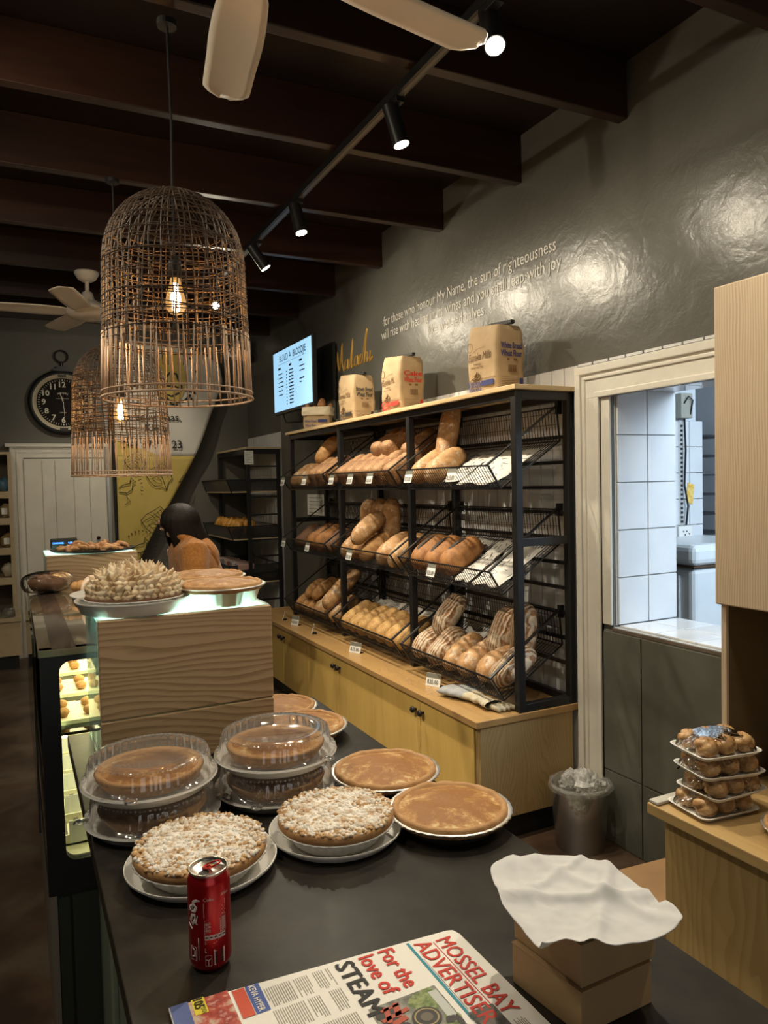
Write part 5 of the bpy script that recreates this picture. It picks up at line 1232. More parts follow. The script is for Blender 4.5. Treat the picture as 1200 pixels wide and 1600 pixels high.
# banner
t = T('banner', 'tall yellow and white feather banner on a black pole by the far door', 'banner', (.87,7.45,0), 0)
def bx_r(z):   # right edge of the cloth
    P_ = [(.78,.98),(.88,1.08),(1.3,1.31),(1.69,1.545),(1.913,1.66),(2.36,1.84),(2.6,1.93),(2.78,1.90),(2.9,1.70),(2.96,1.35)]
    for (a, b), (c, d) in zip(P_, P_[1:]):
        if z <= c: return b+(d-b)*(z-a)/(c-a)
    return P_[-1][1]
def bx_l(z): return .885+.0*(z) if z > 1 else .885+(1-z)*.1
def ban(z0, z1, fr0=0, fr1=1, dy=0):
    def fn(u, v):
        z = z0+(z1-z0)*u; a, b = bx_l(z), bx_r(z); x = a+(b-a)*(fr0+(fr1-fr0)*v)
        return Vector((x, 7.45+.012*math.sin(x*14+z*3)+.006*noise.noise(Vector((x*9,z*5,0)))+dy, z))
    return fn
M_by = noisy('banner_yellow', [(.3,(.50,.37,.09)),(.7,(.58,.44,.13))], 4, .8)
M_bw = noisy('banner_white', [(.3,(.56,.53,.48)),(.7,(.63,.60,.54))], 4, .8)
MB().grid(ban(.78,1.86), 30, 18).part('yellow_cloth', M_by, t, smooth=True, solid=.002)
MB().grid(ban(1.86,2.96), 30, 24).part('white_cloth', M_bw, t, smooth=True, solid=.002)
MB().grid(lambda u, v: ban(1.86+(.16*(1-v)),1.863,0,.55)(u, v), 6, 16).xf(Matrix.Translation((0,-.004,0))).part('yellow_wave', M_by, t, smooth=True)
o = MB(); cX, cZ_ = 1.42, 2.62
o.grid(lambda u, v: Vector((cX+u*.14*math.cos(2*PI*v), 7.43, cZ_+u*.26*math.sin(2*PI*v))), 3, 40, True); o.part('yellow_spot', M_by, t)
o = MB(); yy = 7.425
def stroke(pts, w=.009, lw=None): o.tube([(x, yy, z) for x, z in pts], w, 5)
stroke([(1.30,2.43),(1.36,2.40),(1.46,2.39),(1.54,2.40),(1.60,2.46)], .011)
stroke([(1.38,2.56),(1.37,2.62),(1.41,2.67),(1.47,2.66),(1.49,2.60),(1.52,2.54),(1.50,2.48),(1.42,2.44),(1.34,2.47),(1.36,2.54),(1.45,2.54),(1.56,2.50),(1.62,2.49),(1.64,2.52)], .010)
stroke([(1.33,2.55),(1.36,2.45),(1.41,2.37),(1.48,2.35)], .010)
for k_ in range(9): a = 1.2-k_*.24; o.box((cX+.25*math.cos(a)-.008,yy,cZ_+.30*math.sin(a)-.012),(cX+.25*math.cos(a)+.008,yy+.002,cZ_+.30*math.sin(a)+.012))
o.text('Spreeuwplaas,', (1.50,7.435,2.205), X, Z, size=.10, align='r', off=.004, bold=.01, width=.56); o.text('Klein', (1.26,7.435,2.10), X, Z, size=.10, align='c', off=.004, bold=.01)
o.text('044 878 1123', (1.50,7.435,1.935), X, Z, size=.11, width=.56, align='r', off=.004, bold=.015)
def shell(cx_, cz_, s):
    stroke([(cx_+s*x, cz_+s*z) for x, z in ((-.13,.02),(-.08,.07),(-.02,.10),(.03,.13),(.07,.09),(.11,.08),(.10,.03),(.12,-.02),(.08,-.06),(.06,-.13),(.01,-.10),(-.05,-.09),(-.09,-.05),(-.13,.02))], .0035)
    stroke([(cx_+s*x, cz_+s*z) for x, z in ((-.09,.0),(-.04,.03),(.02,.0),(.04,-.06),(.06,-.13))], .003)
    for q_ in range(4): stroke([(cx_+s*(-.06+.03*q_), cz_+s*(.07+.01*q_)), (cx_+s*(-.02+.03*q_), cz_+s*(.04)), (cx_+s*(.02+.02*q_), cz_+s*(.05-.02*q_))], .0025)
    stroke([(cx_+s*x, cz_+s*z) for x, z in ((-.07,-.02),(-.03,-.0),(.01,-.03),(.02,-.07),(-.03,-.06),(-.07,-.02))], .0025)
shell(1.24,1.22,1.15); shell(1.28,1.66,1.0); shell(1.06,1.80,.8)
stroke([(1.46,1.60),(1.50,1.66),(1.53,1.68),(1.51,1.62),(1.46,1.60)], .003)
# bird with dotted arc
for (cx_, cz_) in ((.97,1.56),(1.08,.98)):
    stroke([(cx_-.07,cz_+.0),(cx_-.02,cz_+.03),(cx_+.03,cz_+.04),(cx_+.045,cz_+.10),(cx_+.06,cz_+.07),(cx_+.085,cz_+.055),(cx_+.06,cz_+.045),(cx_+.05,cz_-.02),(cx_+.0,cz_-.05),(cx_-.07,cz_-.04)], .004)
    stroke([(cx_,cz_-.05),(cx_,cz_-.09),(cx_+.03,cz_-.13),(cx_-.02,cz_-.16)], .003)
    for q_ in range(12): a = 2.4-q_*.25; stroke([(cx_+.135*math.cos(a), cz_+.02+.135*math.sin(a)), (cx_+.15*math.cos(a), cz_+.02+.15*math.sin(a))], .004)
o.part('printed_design', M_ink, t)
o = MB().tube([(.885,7.47,0),(.872,7.47,1.2),(.868,7.47,2.2),(.875,7.47,2.9),(.95,7.47,2.96)], .016, 10); o.part('pole', M_blackm, t, smooth=True)
one('wall_pipe', MB().cyl((.845,7.61,0),(.82,7.61,2.4),.022), mat('grey_pipe', (.36,.37,.36), .4), 'grey vertical pipe beside the banner pole', 'pipe', smooth=True)
# corner rack --------------------------------------------------------
t = T('corner_rack', 'black steel rack with ply top in the far right corner', 'rack', (2.03,7.1,0), 0)
RX0, RX1, RY0, RY1, RZ = 1.894, 2.21, 6.55, 7.60, 1.885
for x in (RX0, RX1-.03):
    for y in (RY0, RY1-.03): MB().box((x,y,0),(x+.03,y+.03,RZ)).part('post', M_black, t)
MB().box((RX0,RY0+.03,RZ-.045),(RX0+.03,RY1-.03,RZ)).part('top_rail', M_black, t); MB().box((RX0+.03,RY0,RZ-.045),(RX1-.03,RY0+.03,RZ)).part('top_rail', M_black, t)
MB().box((RX0-.01,RY0-.01,RZ),(RX1+.005,RY1+.01,RZ+.018)).part('top_board', M_sply, t)
for z in (1.72,1.60,1.44,1.28,1.05,.90,.75,.50): MB().box((RX0+.03,RY0+.005,z),(RX1-.03,RY0+.02,z+.014)).part('rung', M_black, t)
one('notice_sheet', MB().box((1.872,6.535,1.745),(1.955,6.539,1.868)), M_paper, 'white printed notice on the front post of the corner rack', 'notice')
o = MB()
for j in range(7): o.quad((1.880,6.534,1.85-j*.015), X, Z, .065-.02*(j % 3), .003)
o.part('printed_lines', M_grey_ink, bpy.data.objects['notice_sheet'])
M_mesh = clear('fine_black_mesh', (.35,.35,.35), .05, .5)
bins = []
for i, z in enumerate((1.49,1.06,.66)):
    h = (.12,.125,.17)[i]; nm = ('top','middle','lowest')[i]
    b_ = T('mesh_bin', '%s black mesh bin of the corner rack' % nm, 'bin basket', (1.75,7.0,z), 0, 'mesh bins of the corner rack')
    a0, a1 = 1.76, 2.19; y0, y1 = RY0+.04, RY1-.05
    MB().box((a0,y0,z),(a1,y1,z+.012)).part('ply_base', M_sply, b_)
    o = MB(); o.add([(a0,y0,z+.012),(a0,y1,z+.012),(a0-.045,y1,z+h),(a0-.045,y0,z+h)], [(0,1,2,3)]); o.add([(a0,y1,z),(a1,y1,z),(a1,y1,z+h),(a0-.045,y1,z+h)], [(0,1,2,3)]); o.add([(a0,y0,z+.012),(a1,y0,z+.012),(a1,y0,z+h),(a0-.045,y0,z+h)], [(0,1,2,3)])
    o.part('mesh_panels', M_mesh, b_, solid=.001)
    o = MB(); o.tube([(a0-.045,y0,z+h),(a0-.045,y1,z+h),(a1,y1,z+h),(a1,y0,z+h)], .005, 6, True); o.tube([(a0-.045,y0,z+h),(a0,y0,z)], .005, 6); o.tube([(a0-.045,y1,z+h),(a0,y1,z)], .005, 6)
    o.part('rim', M_black, b_)
M_crisp = noisy('orange_snack', [(.3,(.45,.19,.03)),(.6,(.65,.33,.07)),(.75,(.70,.48,.22))], 30, .35)
rr = random.Random(8)
snk = None
for i in range(12):
    y = 6.68+(i % 6)*.14; x = 1.84+(i//6)*.12; lb = 'bag of orange crisps in the middle mesh bin, %s' % ['far end front','near front','front'][i % 3]
    t_ = MB().ball((0,0,0), (.05,.062,.085), 12, 8, .35, i).make('crisp_bag', M_crisp, smooth=True)
    t_.matrix_basis = MX((x,y,1.06+.10), rr.uniform(-.5,.5), rr.uniform(-.4,.4)); tag(t_, 'clear bag of orange snacks in the middle mesh bin of the corner rack', 'snack bag', 'orange snack bags in the middle mesh bin')
cl_ = [(.50,.30,.26),(.55,.50,.46),(.38,.12,.10),(.30,.28,.27),(.60,.42,.34),(.22,.22,.24)]
for i in range(22):
    y = 6.63+i*.041; t_ = MB().box((-.075,-.011,0),(.075,.011,.17)).make('sweet_packet', mat('packet_col_%d' % (i % 6), cl_[(i*5) % 6], .4), bev=.004)
    t_.matrix_basis = MX((1.87+.03*rr.random(), y, .675), rr.uniform(-.06,.06), .25); tag(t_, 'flat packet standing in the lowest mesh bin of the corner rack', 'packet', 'flat packets in the lowest mesh bin')
# security camera
t = T('security_camera', 'small white security camera high in the far right corner', 'camera', (2.10,7.35,2.83), 0)
MB().box((2.02,7.2,2.80),(2.16,7.30,2.98)).part('mount_box', M_white, t, bev=.006)
MB().box((2.02,7.30,2.86),(2.12,7.645,2.9)).part('arm', M_white, t)
MB().cyl((2.06,7.22,2.87),(1.95,7.10,2.84),.045,.048).part('housing', M_white, t, smooth=True, auto=40)
MB().cyl((1.949,7.099,2.84),(1.945,7.095,2.839),.030,.030).part('lens', M_blackm, t)
# ------------------------------------------------------------------ screen
t = T('menu_screen', 'wall mounted screen with pale blue sandwich menu', 'screen', (2.03,5.58,2.4), 0)
MB().box((2.0,5.13,2.135),(2.035,6.04,2.66)).part('housing', M_black, t, bev=.004)
MB().box((1.998,5.145,2.16),(2.0,6.025,2.645)).part('display', glow('screen_blue', (.36,.66,.92), .95), t)
o = MB(); RTs = -Y
o.text('BUILD A ', (1.998,5.86,2.555), RTs, Z, size=.075, width=.28, off=.002); o.text('BROODJIE', (1.998,5.54,2.555), RTs, Z, size=.075, width=.285, off=.002, bold=.02)
o.box((1.9965,5.27,2.535),(1.9975,5.90,2.537))
rr = random.Random(2)
for (y, n_, w) in ((5.90,6,.12),(5.64,11,.11),(5.40,2,.12)):
    o.box((1.9965,y-.06,2.495),(1.9975,y,2.512))
    for j in range(n_): o.box((1.9965,y-w+.02*rr.random(),2.458-j*.026 if n_ > 8 else 2.455-j*.034),(1.9975,y,2.468-j*.026 if n_ > 8 else 2.463-j*.034))
for j in range(11): o.box((1.9965,5.69,2.458-j*.026),(1.9975,5.71,2.466-j*.026))
o.box((1.9965,5.30,2.36),(1.9975,5.40,2.37)); o.box((1.9965,5.35,2.335),(1.9975,5.40,2.343))
o.part('menu_text', mat('screen_ink', (.03,.05,.07), .6), t)
MB().box((2.035,5.45,2.3),(2.20,5.55,2.5)).box((2.19,5.20,2.2),(2.215,5.66,2.62)).part('wall_bracket', M_black, t)
MB().tube([(2.03,5.9,2.14),(2.06,5.92,2.07),(2.12,5.7,2.06),(2.2,5.55,2.05)], .006, 6).part('cable', M_blackm, t, smooth=True)
one('power_box', MB().box((WX-.16,5.50,1.955),(WX-.032,5.44+.4,2.05)), mat('dark_grey_box', (.06,.06,.06), .6), 'dark grey box behind the rolled-down flour bag, under the screen', 'box', bev=.004)
# wall lettering
M_wt = mat('white_wall_letters', (.62,.60,.55), .5)
for s_, y, z, w, nm in (('for those who honour My Name, the sun of righteousness',4.43,2.588,1.745,'upper line'),('will rise with healing in its wings and you shall leap with joy',4.465,2.503,1.815,'middle line'),('like well-fed calves',3.845,2.418,.58,'short lowest line')):
    one('wall_lettering', MB().text(s_, (WX-.001,y,z), -Y, Z, size=.088, width=w, off=.0015), M_wt, 'white verse lettering on the grey wall, %s' % nm, 'lettering', loc=(WX,y,z))
o = MB()
def gst(pts, w=.007):
    m_ = []
    P_ = [Vector((0,5.27-a*.62, 2.355+b*.26)) for a, b in pts]
    for i in range(len(P_)-1):
        for k_ in range(5):
            t0 = k_/5; p0 = P_[max(0,i-1)]; p1, p2 = P_[i], P_[i+1]; p3 = P_[min(len(P_)-1,i+2)]
            m_.append(.5*((2*p1)+(p2-p0)*t0+(2*p0-5*p1+4*p2-p3)*t0*t0+(3*p1-p0-3*p2+p3)*t0**3))
    m_.append(P_[-1]); o.tube([Vector((WX-.002,p.y,p.z)) for p in m_], [w*(.45+.55*abs(math.sin(i*.35))) for i in range(len(m_))], 5)
gst([(-.08,-.25),(0,.15),(.08,.75),(.10,.35),(.14,.2),(.24,.95),(.22,.45),(.27,.12)])
gst([(.38,.42),(.31,.36),(.29,.18),(.36,.2),(.40,.42),(.40,.16),(.46,.25),(.55,.95),(.52,.5),(.50,.15),(.56,.22)])
gst([(.66,.42),(.60,.36),(.59,.18),(.65,.2),(.68,.42),(.68,.16),(.73,.25),(.78,.42),(.73,.36),(.72,.18),(.79,.2),(.84,.5),(.95,1.05),(.89,.55),(.86,.15),(.90,.4),(.94,.38),(.93,.15),(1.0,.3),(1.02,.42),(1.0,.15),(1.07,.25)])
one('gold_lettering', o, mat('gold_paint', (.55,.32,.06), .4, .4), 'gold handwritten word on the wall above the far flour bag', 'lettering', loc=(WX,4.9,2.45), smooth=True)
# ================================================================== lights: track, spots, pendants, fans
t = T('lighting_track', 'black ceiling lighting track running along the beams', 'lighting track', (1.297,3.0,2.95), 0)
MB().box((1.280,-.9,2.94),(1.314,6.9,2.972)).part('rail', M_black, t)
MB().box((1.290,-.9,2.9385),(1.304,6.9,2.9415)).part('conductor_slot', mat('track_slot', (.10,.09,.08), .4), t)
M_lens = glow('spot_lens', (1,.93,.74), 60)
def spot(y, aim, label, w=SPOT_W, x=1.297, col=(1,.88,.67), blend=.75, ang=92):
    t = T('track_spotlight', label, 'spotlight', (x,y,2.94), 0, 'track spotlights')
    pv = Vector((0,0,-.075)); d = (Vector(aim)-(Vector((x,y,2.94))+pv)).normalized()
    MB().box((-.016,-.045,-.022),(.016,.045,0)).lpart('adapter', M_black, t, bev=.002)
    MB().cyl((0,0,-.02),pv, .006).lpart('stem', M_black, t)
    a, b = pv-d*.06, pv+d*.085
    MB().tube([a, b], .031, 24).lpart('barrel', M_black, t, smooth=True, auto=40)
    MB().tube([b+d*.0005, b+d*.002], .027, 24).lpart('lens', M_lens, t)
    L_ = bpy.data.lights.new('spot_beam', 'SPOT'); L_.energy = w; L_.color = col; L_.spot_size = R_(ang); L_.spot_blend = blend; L_.shadow_soft_size = .024
    lo = bpy.data.objects.new('spot_beam', L_); COL.objects.link(lo); lo.parent = t; lo.location = b+d*.006; lo.rotation_euler = d.to_track_quat('-Z','Y').to_euler()
    L2 = bpy.data.lights.new('spot_spill', 'SPOT'); L2.energy = w*.42; L2.color = col; L2.spot_size = R_(172); L2.spot_blend = .5; L2.shadow_soft_size = .026
    l2 = bpy.data.objects.new('spot_spill', L2); COL.objects.link(l2); l2.parent = t; l2.location = b+d*.007; l2.rotation_euler = lo.rotation_euler
spot(1.83, (.85,.75,.9), 'track spotlight with round lit lens facing down, nearest in view')
spot(2.44, (1.75,2.2,1.0), 'black track spotlight angled down right over the near end of the rack')
spot(3.48, (1.70,3.02,.35), 'lit track spotlight glaring right of the big wicker lamp', w=95)
spot(4.15, (2.15,4.0,1.6), 'dark barrelled track spotlight beside the big wicker lamp')
spot(5.19, (1.3,3.6,.9), 'lit track spotlight seen through the big wicker lamp')
spot(1.10, (2.24,.9,1.9), 'added unseen track spotlight above the photographer, to light the upper wall', w=30)  # out of view, added to wash the upper wall
spot(.35, (.5,.8,.9), 'added unseen track spotlight behind the photographer, as front light', w=26)  # out of view, added to light the counter from the front
t = T('lighting_track', 'added ceiling lighting track on the customer side, out of view left of the lamps', 'lighting track', (-.6,3.0,2.95), 0)
MB().box((-.617,-.9,2.94),(-.583,7.4,2.972)).part('rail', M_black, t)  # unseen track, added to carry fill lamps for the left side
spot(1.2, (-.3,1.9,.2), 'added unseen track spotlight over the customer aisle on the left, nearest one', w=40, x=-.6)  # added to brighten the aisle floor
spot(3.6, (.2,5.2,.9), 'added unseen track spotlight over the customer aisle on the left, middle one', w=40, x=-.6)  # added to brighten the far end
spot(2.45, (1.70,3.25,.30), 'added unseen track spotlight over the customer aisle, second one, lighting the cabinet doors', w=120, x=-.6, ang=50)  # added on the unseen track to light the cabinet doors
t = T('lighting_track', 'short ceiling lighting track beyond the wicker lamps', 'lighting track', (.86,6.6,2.95), 0)
MB().box((.843,5.3,2.94),(.877,7.3,2.972)).part('rail', M_black, t)
spot(6.25, (1.0,7.6,1.4), 'lit track spotlight seen through the left side of the big wicker lamp', w=34, x=.86)
M_bulb = clear('lit_bulb_glass', (1,.78,.45), .08, .03)
_nt = M_bulb.node_tree; _em = _nt.nodes.new('ShaderNodeEmission'); _em.inputs[0].default_value = (1,.52,.16,1); _em.inputs[1].default_value = .55; _ad = _nt.nodes.new('ShaderNodeAddShader')
_src = _nt.nodes['Material Output'].inputs[0].links[0].from_socket; _nt.links.new(_src, _ad.inputs[0]); _nt.links.new(_em.outputs[0], _ad.inputs[1]); _nt.links.new(_ad.outputs[0], _nt.nodes['Material Output'].inputs[0])
def pendant(x, y, zb, zt2, s, label, seed):
    t = T('wicker_pendant', label, 'pendant lamp', (x,y,zt2), 0, 'wicker bell pendant lamps')
    rr = random.Random(seed); H = zt2-zb; skirt = .175*s
    def rad(z):   # z from 0 (bottom) .. H
        zd = H*.62
        if z > zd: k_ = (z-zd)/(H-zd); return .212*s*max(0.0, 1-k_**2.3)**.5
        return (.212+.013*(1-z/zd))*s
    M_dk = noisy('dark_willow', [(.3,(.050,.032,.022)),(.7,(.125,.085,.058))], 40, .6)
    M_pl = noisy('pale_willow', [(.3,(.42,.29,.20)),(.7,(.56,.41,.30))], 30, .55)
    def pt(a, z, dr=0): r = rad(z)+dr; return Vector((r*math.cos(a), r*math.sin(a), z-H))
    dk = MB(); n = 58
    for i in range(n):
        a = 2*PI*(i+rr.uniform(-.25,.25))/n; da = rr.uniform(-.05,.05); m_ = 22; zt3 = H*(1 if i % 2 == 0 else .965)-.002
        pts = [pt(a+da*math.sin(j/3+i), skirt*.8+(zt3-skirt*.8)*(1-(1-j/m_)**1.5)) for j in range(m_+1)]
        dk.tube(pts, .0020*s, 4, caps=False)
    nr = 25
    for j in range(nr):
        z = skirt+(H-skirt)*(j/(nr-.3)); z2 = z+0; ph = rr.uniform(0,6); tl = rr.uniform(-.012,.012)
        pts = [pt(2*PI*k_/64, min(H*.998, z2+tl*math.cos(2*PI*k_/64+ph)+.004*math.sin(2*PI*k_/64*5+ph)), .0022*(1 if (k_//1) % 2 else -1)) for k_ in range(64)]
        dk.tube(pts, .0019*s, 4, closed=True)
        if j % 3 == 0:
            pts = [pt(2*PI*k_/64, min(H*.998, z2+.008-tl*math.cos(2*PI*k_/64+ph)), .002) for k_ in range(64)]; dk.tube(pts, .0017*s, 4, closed=True)
    dk.tube([Vector((.018*math.cos(a), .018*math.sin(a), .004)) for a in [2*PI*k_/16 for k_ in range(16)]], .006, 6, closed=True)
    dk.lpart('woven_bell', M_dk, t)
    pl = MB(); n = 60
    for i in range(n):
        a = 2*PI*(i+rr.uniform(-.3,.3))/n; lean = rr.uniform(-.045,.045)
        pl.tube([pt(a, skirt*1.12), pt(a+lean*.5, skirt*.55), pt(a+lean, .002)], .0026*s, 5)
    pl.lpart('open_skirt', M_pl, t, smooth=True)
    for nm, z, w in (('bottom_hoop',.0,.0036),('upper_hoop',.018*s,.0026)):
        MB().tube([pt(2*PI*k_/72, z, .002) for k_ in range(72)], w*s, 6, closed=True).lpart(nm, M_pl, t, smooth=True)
    MB().tube([(0,0,0),(.004,0,.2),(0,0,2.972-zt2)], .0045, 6).lpart('cord', M_blackm, t)
    MB().cyl((0,0,2.955-zt2),(0,0,2.974-zt2), .03,.03).lpart('ceiling_rose', M_blackm, t)
    zb_ = -H*.36
    MB().tube([(0,0,0),(0,0,zb_)], .004, 6).lpart('inner_cord', M_blackm, t)
    MB().lathe([(0,zb_+.03),(.012,zb_+.03),(.021,zb_+.01),(.021,zb_-.03),(.014,zb_-.035)], n=20).lpart('socket', M_blackm, t, smooth=True)
    bp = [(.014,-.035),(.017,-.05),(.024,-.075),(.031,-.105),(.030,-.125),(.020,-.142),(0,-.150)]
    bu = MB().lathe([(r, zb_+z) for r, z in bp], n=24).lpart('bulb', M_bulb, t, smooth=True)
    o = MB()
    for k_ in range(5):
        a = 2*PI*k_/5; o.tube([(.006*math.cos(a), .006*math.sin(a), zb_-.05),(.011*math.cos(a+.3), .011*math.sin(a+.3), zb_-.125)], .0018, 5)
    o.lpart('filament', glow('filament', (1,.62,.25), 420), bu)
    L_ = bpy.data.lights.new('bulb_light', 'POINT'); L_.energy = BULB_W; L_.color = (1,.74,.48); L_.shadow_soft_size = .02
    lo = bpy.data.objects.new('bulb_light', L_); COL.objects.link(lo); lo.parent = t; lo.location = (0,0,zb_-.09)
pendant(.473,2.36,1.825,2.46,1.0,'large wicker bell pendant lamp, the nearer one hanging over the counter',1)
pendant(.462,3.65,1.612,2.225,.98,'wicker bell pendant lamp farther back, half hidden by the near one',2)
def fan(x, y, zc, zh, label, a0, s=1.0, blade=.64):
    t = T('ceiling_fan', label, 'ceiling fan', (x,y,zc), 0, 'white ceiling fans')
    h = zh-zc
    MB().lathe([(0,0),(.075,0),(.078,-.012),(.055,-.05),(.03,-.065),(0,-.066)], n=32).lpart('canopy', M_fan, t, smooth=True)
    MB().cyl((0,0,-.06),(0,0,h+.07),.013).lpart('down_rod', M_fan, t, smooth=True)
    MB().lathe([(.015,h+.14),(.032,h+.13),(.045,h+.085),(.085,h+.06),(.125,h+.035),(.135,h+.015),(.135,h-.01),(.12,h-.032),(.06,h-.045),(0,h-.046)], n=40).lpart('motor_housing', M_fan, t, smooth=True, auto=50)
    for k_ in range(5):
        a = a0+2*PI*k_/5; Rz = Matrix.Rotation(a, 4, 'Z')
        def fn(u, v, Rz=Rz):
            r = .10+(blade-.10)*u; w = (.050+.022*math.sin(min(1,u*1.6)*PI*.62))*(1 if u < .9 else (1-((u-.9)/.1)**2*.75)); 
            if u < .12: w *= .7+.3*u/.12
            c_ = (v-.5)*2*w; tw = .26*(1-u*.55); off = -.012*u
            return Rz @ Vector((r, c_*math.cos(tw)+off, h+.002+c_*math.sin(tw)-.004*(2*v-1)**2))
        MB().grid(fn, 24, 8).lpart('blade', M_fan, t, smooth=True, solid=.006)
fan(.527,1.632,2.99,2.75,'white ceiling fan overhead at the top of the picture', R_(10.3), blade=.68)
fan(.485,5.26,2.974,2.71,'white ceiling fan far back beside the wicker lamps', R_(36), blade=.64)
# ================================================================== person
def person():
    px, py = .90, 4.32
    t = T('person', 'dark haired person in orange fleece hooded top, bent forward behind the counter', 'person', (px,py,0), 0)
    V = Vector
    def P_(x, y, z): return (px+x, py+y, z)
    # body faces -X (left), slightly away (+Y), leaning forward over the work surface
    pts = {'pelvis':(P_(.08,0,.86),.135),'waist':(P_(.06,0,.98),.125),'chest':(P_(.015,.0,1.11),.140),'upch':(P_(-.0,.0,1.20),.115),'neck':(P_(-.03,.0,1.265),.052),'head0':(P_(-.055,.005,1.325),.07),'head1':(P_(-.07,.01,1.375),.085),
      'shL':(P_(-.01,-.15,1.185),.072),'elL':(P_(-.02,-.20,.99),.055),'wrL':(P_(-.20,-.13,.965),.034),'haL':(P_(-.245,-.12,.96),.03),
      'shR':(P_(-.01,.15,1.185),.072),'elR':(P_(-.02,.20,.99),.055),'wrR':(P_(-.20,.15,.965),.034),'haR':(P_(-.245,.14,.96),.03),
      'hipL':(P_(.08,-.09,.80),.095),'knL':(P_(.05,-.10,.46),.062),'anL':(P_(.08,-.10,.09),.042),'toL':(P_(-.06,-.11,.04),.035),
      'hipR':(P_(.08,.09,.80),.095),'knR':(P_(.05,.10,.46),.062),'anR':(P_(.08,.10,.09),.042),'toR':(P_(-.06,.11,.04),.035)}
    ed = [('pelvis','waist'),('waist','chest'),('chest','upch'),('upch','neck'),('neck','head0'),('head0','head1'),('upch','shL'),('shL','elL'),('elL','wrL'),('wrL','haL'),('upch','shR'),('shR','elR'),('elR','wrR'),('wrR','haR'),
      ('pelvis','hipL'),('hipL','knL'),('knL','anL'),('anL','toL'),('pelvis','hipR'),('hipR','knR'),('knR','anR'),('anR','toR')]
    def skin(name, keys, eds, m, grow=0, sub=2):
        me = bpy.data.meshes.new(name); idx = {k_: i for i, k_ in enumerate(keys)}
        me.from_pydata([tuple(V(pts[k_][0])-V((px,py,0))) for k_ in keys], [(idx[a], idx[b]) for a, b in eds], [])
        me.materials.append(m); ob = bpy.data.objects.new(name, me); COL.objects.link(ob); ob.parent = t
        md = ob.modifiers.new('skin', 'SKIN'); md.use_smooth_shade = True
        for k_ in keys:
            r = pts[k_][1]+grow; sv = me.skin_vertices[0].data[idx[k_]]; sv.radius = (r, r)
        me.skin_vertices[0].data[0].use_root = True
        s_ = ob.modifiers.new('sub', 'SUBSURF'); s_.levels = sub; s_.render_levels = sub
        return ob
    M_skin = mat('skin', (.50,.28,.19), .55, sss=.05)
    skin('body', list(pts), ed, M_skin)
    M_fl = noisy('orange_fleece', [(.3,(.30,.115,.020)),(.7,(.46,.19,.040))], 70, .95, 4, bmp=.8, bscale=160, bdist=.006, sheen=.3)
    def fleece():
        o = MB()
        st_ = [(.085,0,.80,.135,.175),(.082,0,.88,.142,.178),(.07,0,.97,.132,.165),(.045,0,1.06,.140,.175),(.02,0,1.14,.138,.185),(.005,0,1.20,.118,.175),(-.008,0,1.235,.092,.135),(-.022,0,1.262,.068,.080),(-.03,0,1.285,.058,.062)]
        n = 28; vs = []
        for (x, y, z, rx, ry) in st_:
            for k in range(n): an = 2*PI*k/n; vs.append(V((x+rx*math.cos(an), y+ry*math.sin(an), z)))
        fs = [(i*n+k, i*n+(k+1) % n, (i+1)*n+(k+1) % n, (i+1)*n+k) for i in range(len(st_)-1) for k in range(n)]+[tuple(range(n))[::-1], tuple((len(st_)-1)*n+k for k in range(n))]
        o.add(vs, fs)
        for s_ in (-1, 1):
            P0 = V(pts['shL' if s_ < 0 else 'shR'][0])-V((px,py,0)); P1 = V(pts['elL' if s_ < 0 else 'elR'][0])-V((px,py,0)); P2 = V(pts['wrL' if s_ < 0 else 'wrR'][0])-V((px,py,0))
            o.ball(P0+V((0,-s_*.012,-.004)), (.088,.082,.085), 20, 14)
            o.tube([P0+V((0,-s_*.06,.0)), P0, P0.lerp(P1,.35), P0.lerp(P1,.7), P1, P1.lerp(P2,.12)+V((0,0,-.006)), P1.lerp(P2,.5), P2], [.078,.086,.080,.072,.066,.066,.056,.046], 18)
        A_, B_ = V((.55,0,-.83)), V((.83,0,.55))
        def hb(u, v):
            th = PI*u; ph = 2*PI*v; d = V((math.sin(th)*math.cos(ph), math.sin(th)*math.sin(ph), math.cos(th)))
            return V((.098,-.01,1.185))+A_*(d.x*.095)+V((0,1,0))*(d.y*.115)+B_*(d.z*.050)
        o.grid(hb, 18, 26, True)
        c_ = [V((-.03+.075*math.cos(an), .085*math.sin(an), 1.262-.030*math.cos(an))) for an in [2*PI*k/22 for k in range(22)]]
        o.tube(c_, .026, 10, closed=True)
        ob = o.lpart('fleece_top', M_fl, t)
        m1 = ob.modifiers.new('r', 'REMESH'); m1.mode = 'VOXEL'; m1.voxel_size = .009; m1.use_smooth_shade = True
        m2 = ob.modifiers.new('s', 'SMOOTH'); m2.factor = .6; m2.iterations = 5
        return ob
    fleece()
    tr = ['pelvis','hipL','knL','anL','hipR','knR','anR']
    skin('trousers', tr, [('pelvis','hipL'),('hipL','knL'),('knL','anL'),('pelvis','hipR'),('hipR','knR'),('knR','anR')], mat('dark_trousers', (.02,.02,.025), .8), .014)
    o = MB()
    for k_, off in enumerate((0, .022)):
        o.tube([V((.02+off,-.105,1.252-off*.4)), V((.055+off,-.128,1.215)), V((.085+off,-.135,1.17)), V((.105+off,-.125,1.12)), V((.110+off,-.10,1.08))], [.006,.011,.013,.011,.006], 8)
    o.lpart('hood_seam', M_fl, t, smooth=True)
    # hair
    M_hair = noisy('dark_hair', [(.3,(.005,.003,.0025)),(.7,(.014,.009,.006))], 20, .5, sc=(8,8,.6), bmp=.6, bscale=25, spec=.3)
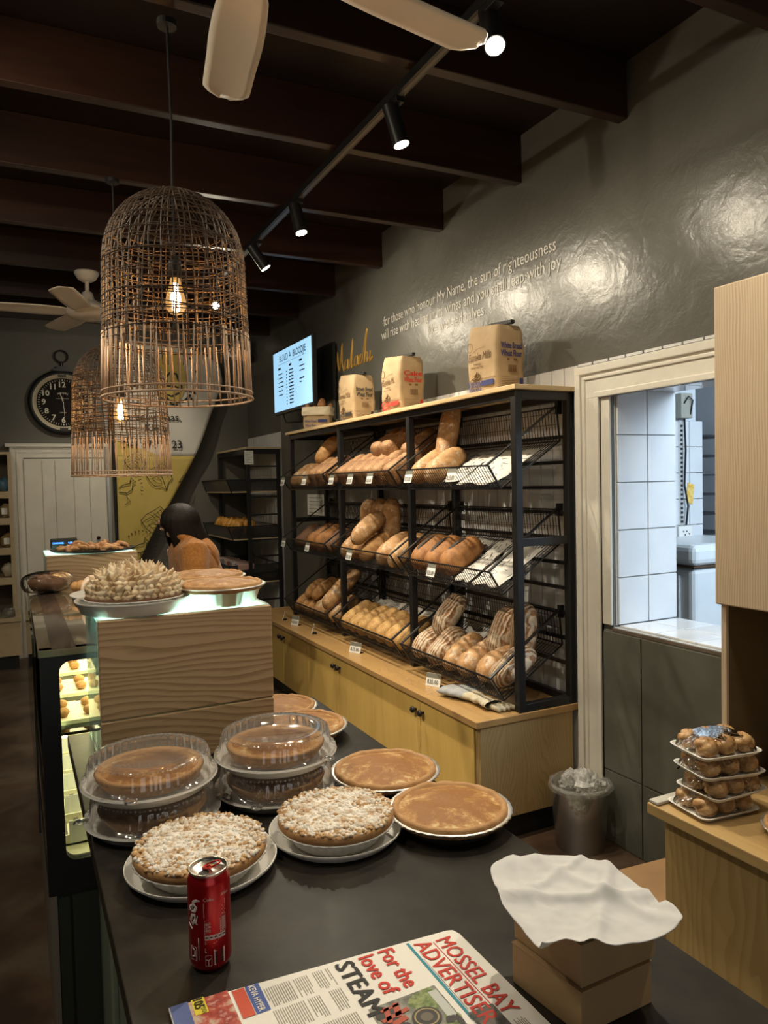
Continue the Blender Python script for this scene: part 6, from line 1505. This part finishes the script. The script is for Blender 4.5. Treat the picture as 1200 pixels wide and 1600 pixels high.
    def hair(u, v):
        ph = 2*PI*v; front = max(0, -math.cos(ph)); back = max(0, math.cos(ph)); near = max(0, -math.sin(ph))
        c_ = V((-.048,.006,1.352)); R0 = .112
        if u < .5:
            th = PI*.5*(u/.5); d = V((math.sin(th)*math.cos(ph), math.sin(th)*math.sin(ph), math.cos(th)))
            p = c_+V((d.x*R0*1.02, d.y*R0*.93, d.z*R0*.98))
        else:
            k_ = (u-.5)/.5; drop = .155+.05*back-.02*front; w = 1-.10*k_+.05*math.sin(k_*PI)
            if front > .72: drop *= 1-.62*min(1, (front-.72)/.16)
            p = c_+V((math.cos(ph)*R0*1.02*w+(.105*back+.02)*k_**1.4, math.sin(ph)*R0*.93*w, -drop*k_))
        f_ = .0035*noise.noise(V((math.cos(ph)*7, math.sin(ph)*7, u*1.5)))+.0015*noise.noise(V((math.cos(ph)*22, math.sin(ph)*22, u*2)))
        return p+V((math.cos(ph), math.sin(ph), 0))*f_
    MB().grid(hair, 40, 90, True).lpart('hair', M_hair, t, smooth=True)
    # face: nose, lips, ear, eyes (mostly turned away)
    o = MB(); o.ball((-.160,.012,1.355), (.014,.010,.013), 10, 8); o.ball((-.150,.012,1.372), (.012,.008,.02), 10, 8); o.ball((-.145,.012,1.318), (.018,.022,.012), 10, 8)
    o.lpart('nose_and_chin', M_skin, t, smooth=True)
    o = MB(); o.ball((-.153,.012,1.334), (.007,.018,.006), 10, 6); o.lpart('lips', mat('lips', (.42,.14,.12), .5), t, smooth=True)
    o = MB(); o.ball((-.148,-.020,1.377), (.006,.009,.006), 8, 6); o.ball((-.148,.044,1.377), (.006,.009,.006), 8, 6); o.lpart('eyes', M_ink, t, smooth=True)
    # hands with fingers
    for sgn, base in ((-1,(-.245,-.12,.96)),(1,(-.245,.14,.96))):
        o = MB(); b_ = V(base); o.ball(b_+V((-.015,0,0)), (.045,.036,.017), 12, 8)
        for i in range(4):
            f0 = b_+V((-.045,(i-1.5)*.019,.002)); ln_ = (.058,.070,.066,.050)[i]
            o.tube([f0, f0+V((-ln_*.45,0,.004)), f0+V((-ln_*.8,0,-.006)), f0+V((-ln_,0,-.020))], [.0088,.0082,.0076,.006], 8)
        th0 = b_+V((0,-sgn*-.030 if sgn < 0 else -.030,0)); o.tube([th0, th0+V((-.03,(.014 if sgn < 0 else -.014),-.006)), th0+V((-.052,(.014 if sgn < 0 else -.014),-.014))], [.0105,.0095,.007], 8)
        o.lpart('hand', M_skin, t, smooth=True)
    o = MB()
    for y in (-.105,.105): o.ball((-.0,y,.035), (.13,.045,.045), 14, 8)
    for i, v in enumerate(o.v): v.z = max(0.001, v.z)
    o.lpart('shoes', M_black, t, smooth=True)
person()
for o in COL.objects:
    if o.type == 'MESH' and o.parent is None and 'kind' not in o and 'label' not in o: o['label'] = o.name.replace('_', ' ')
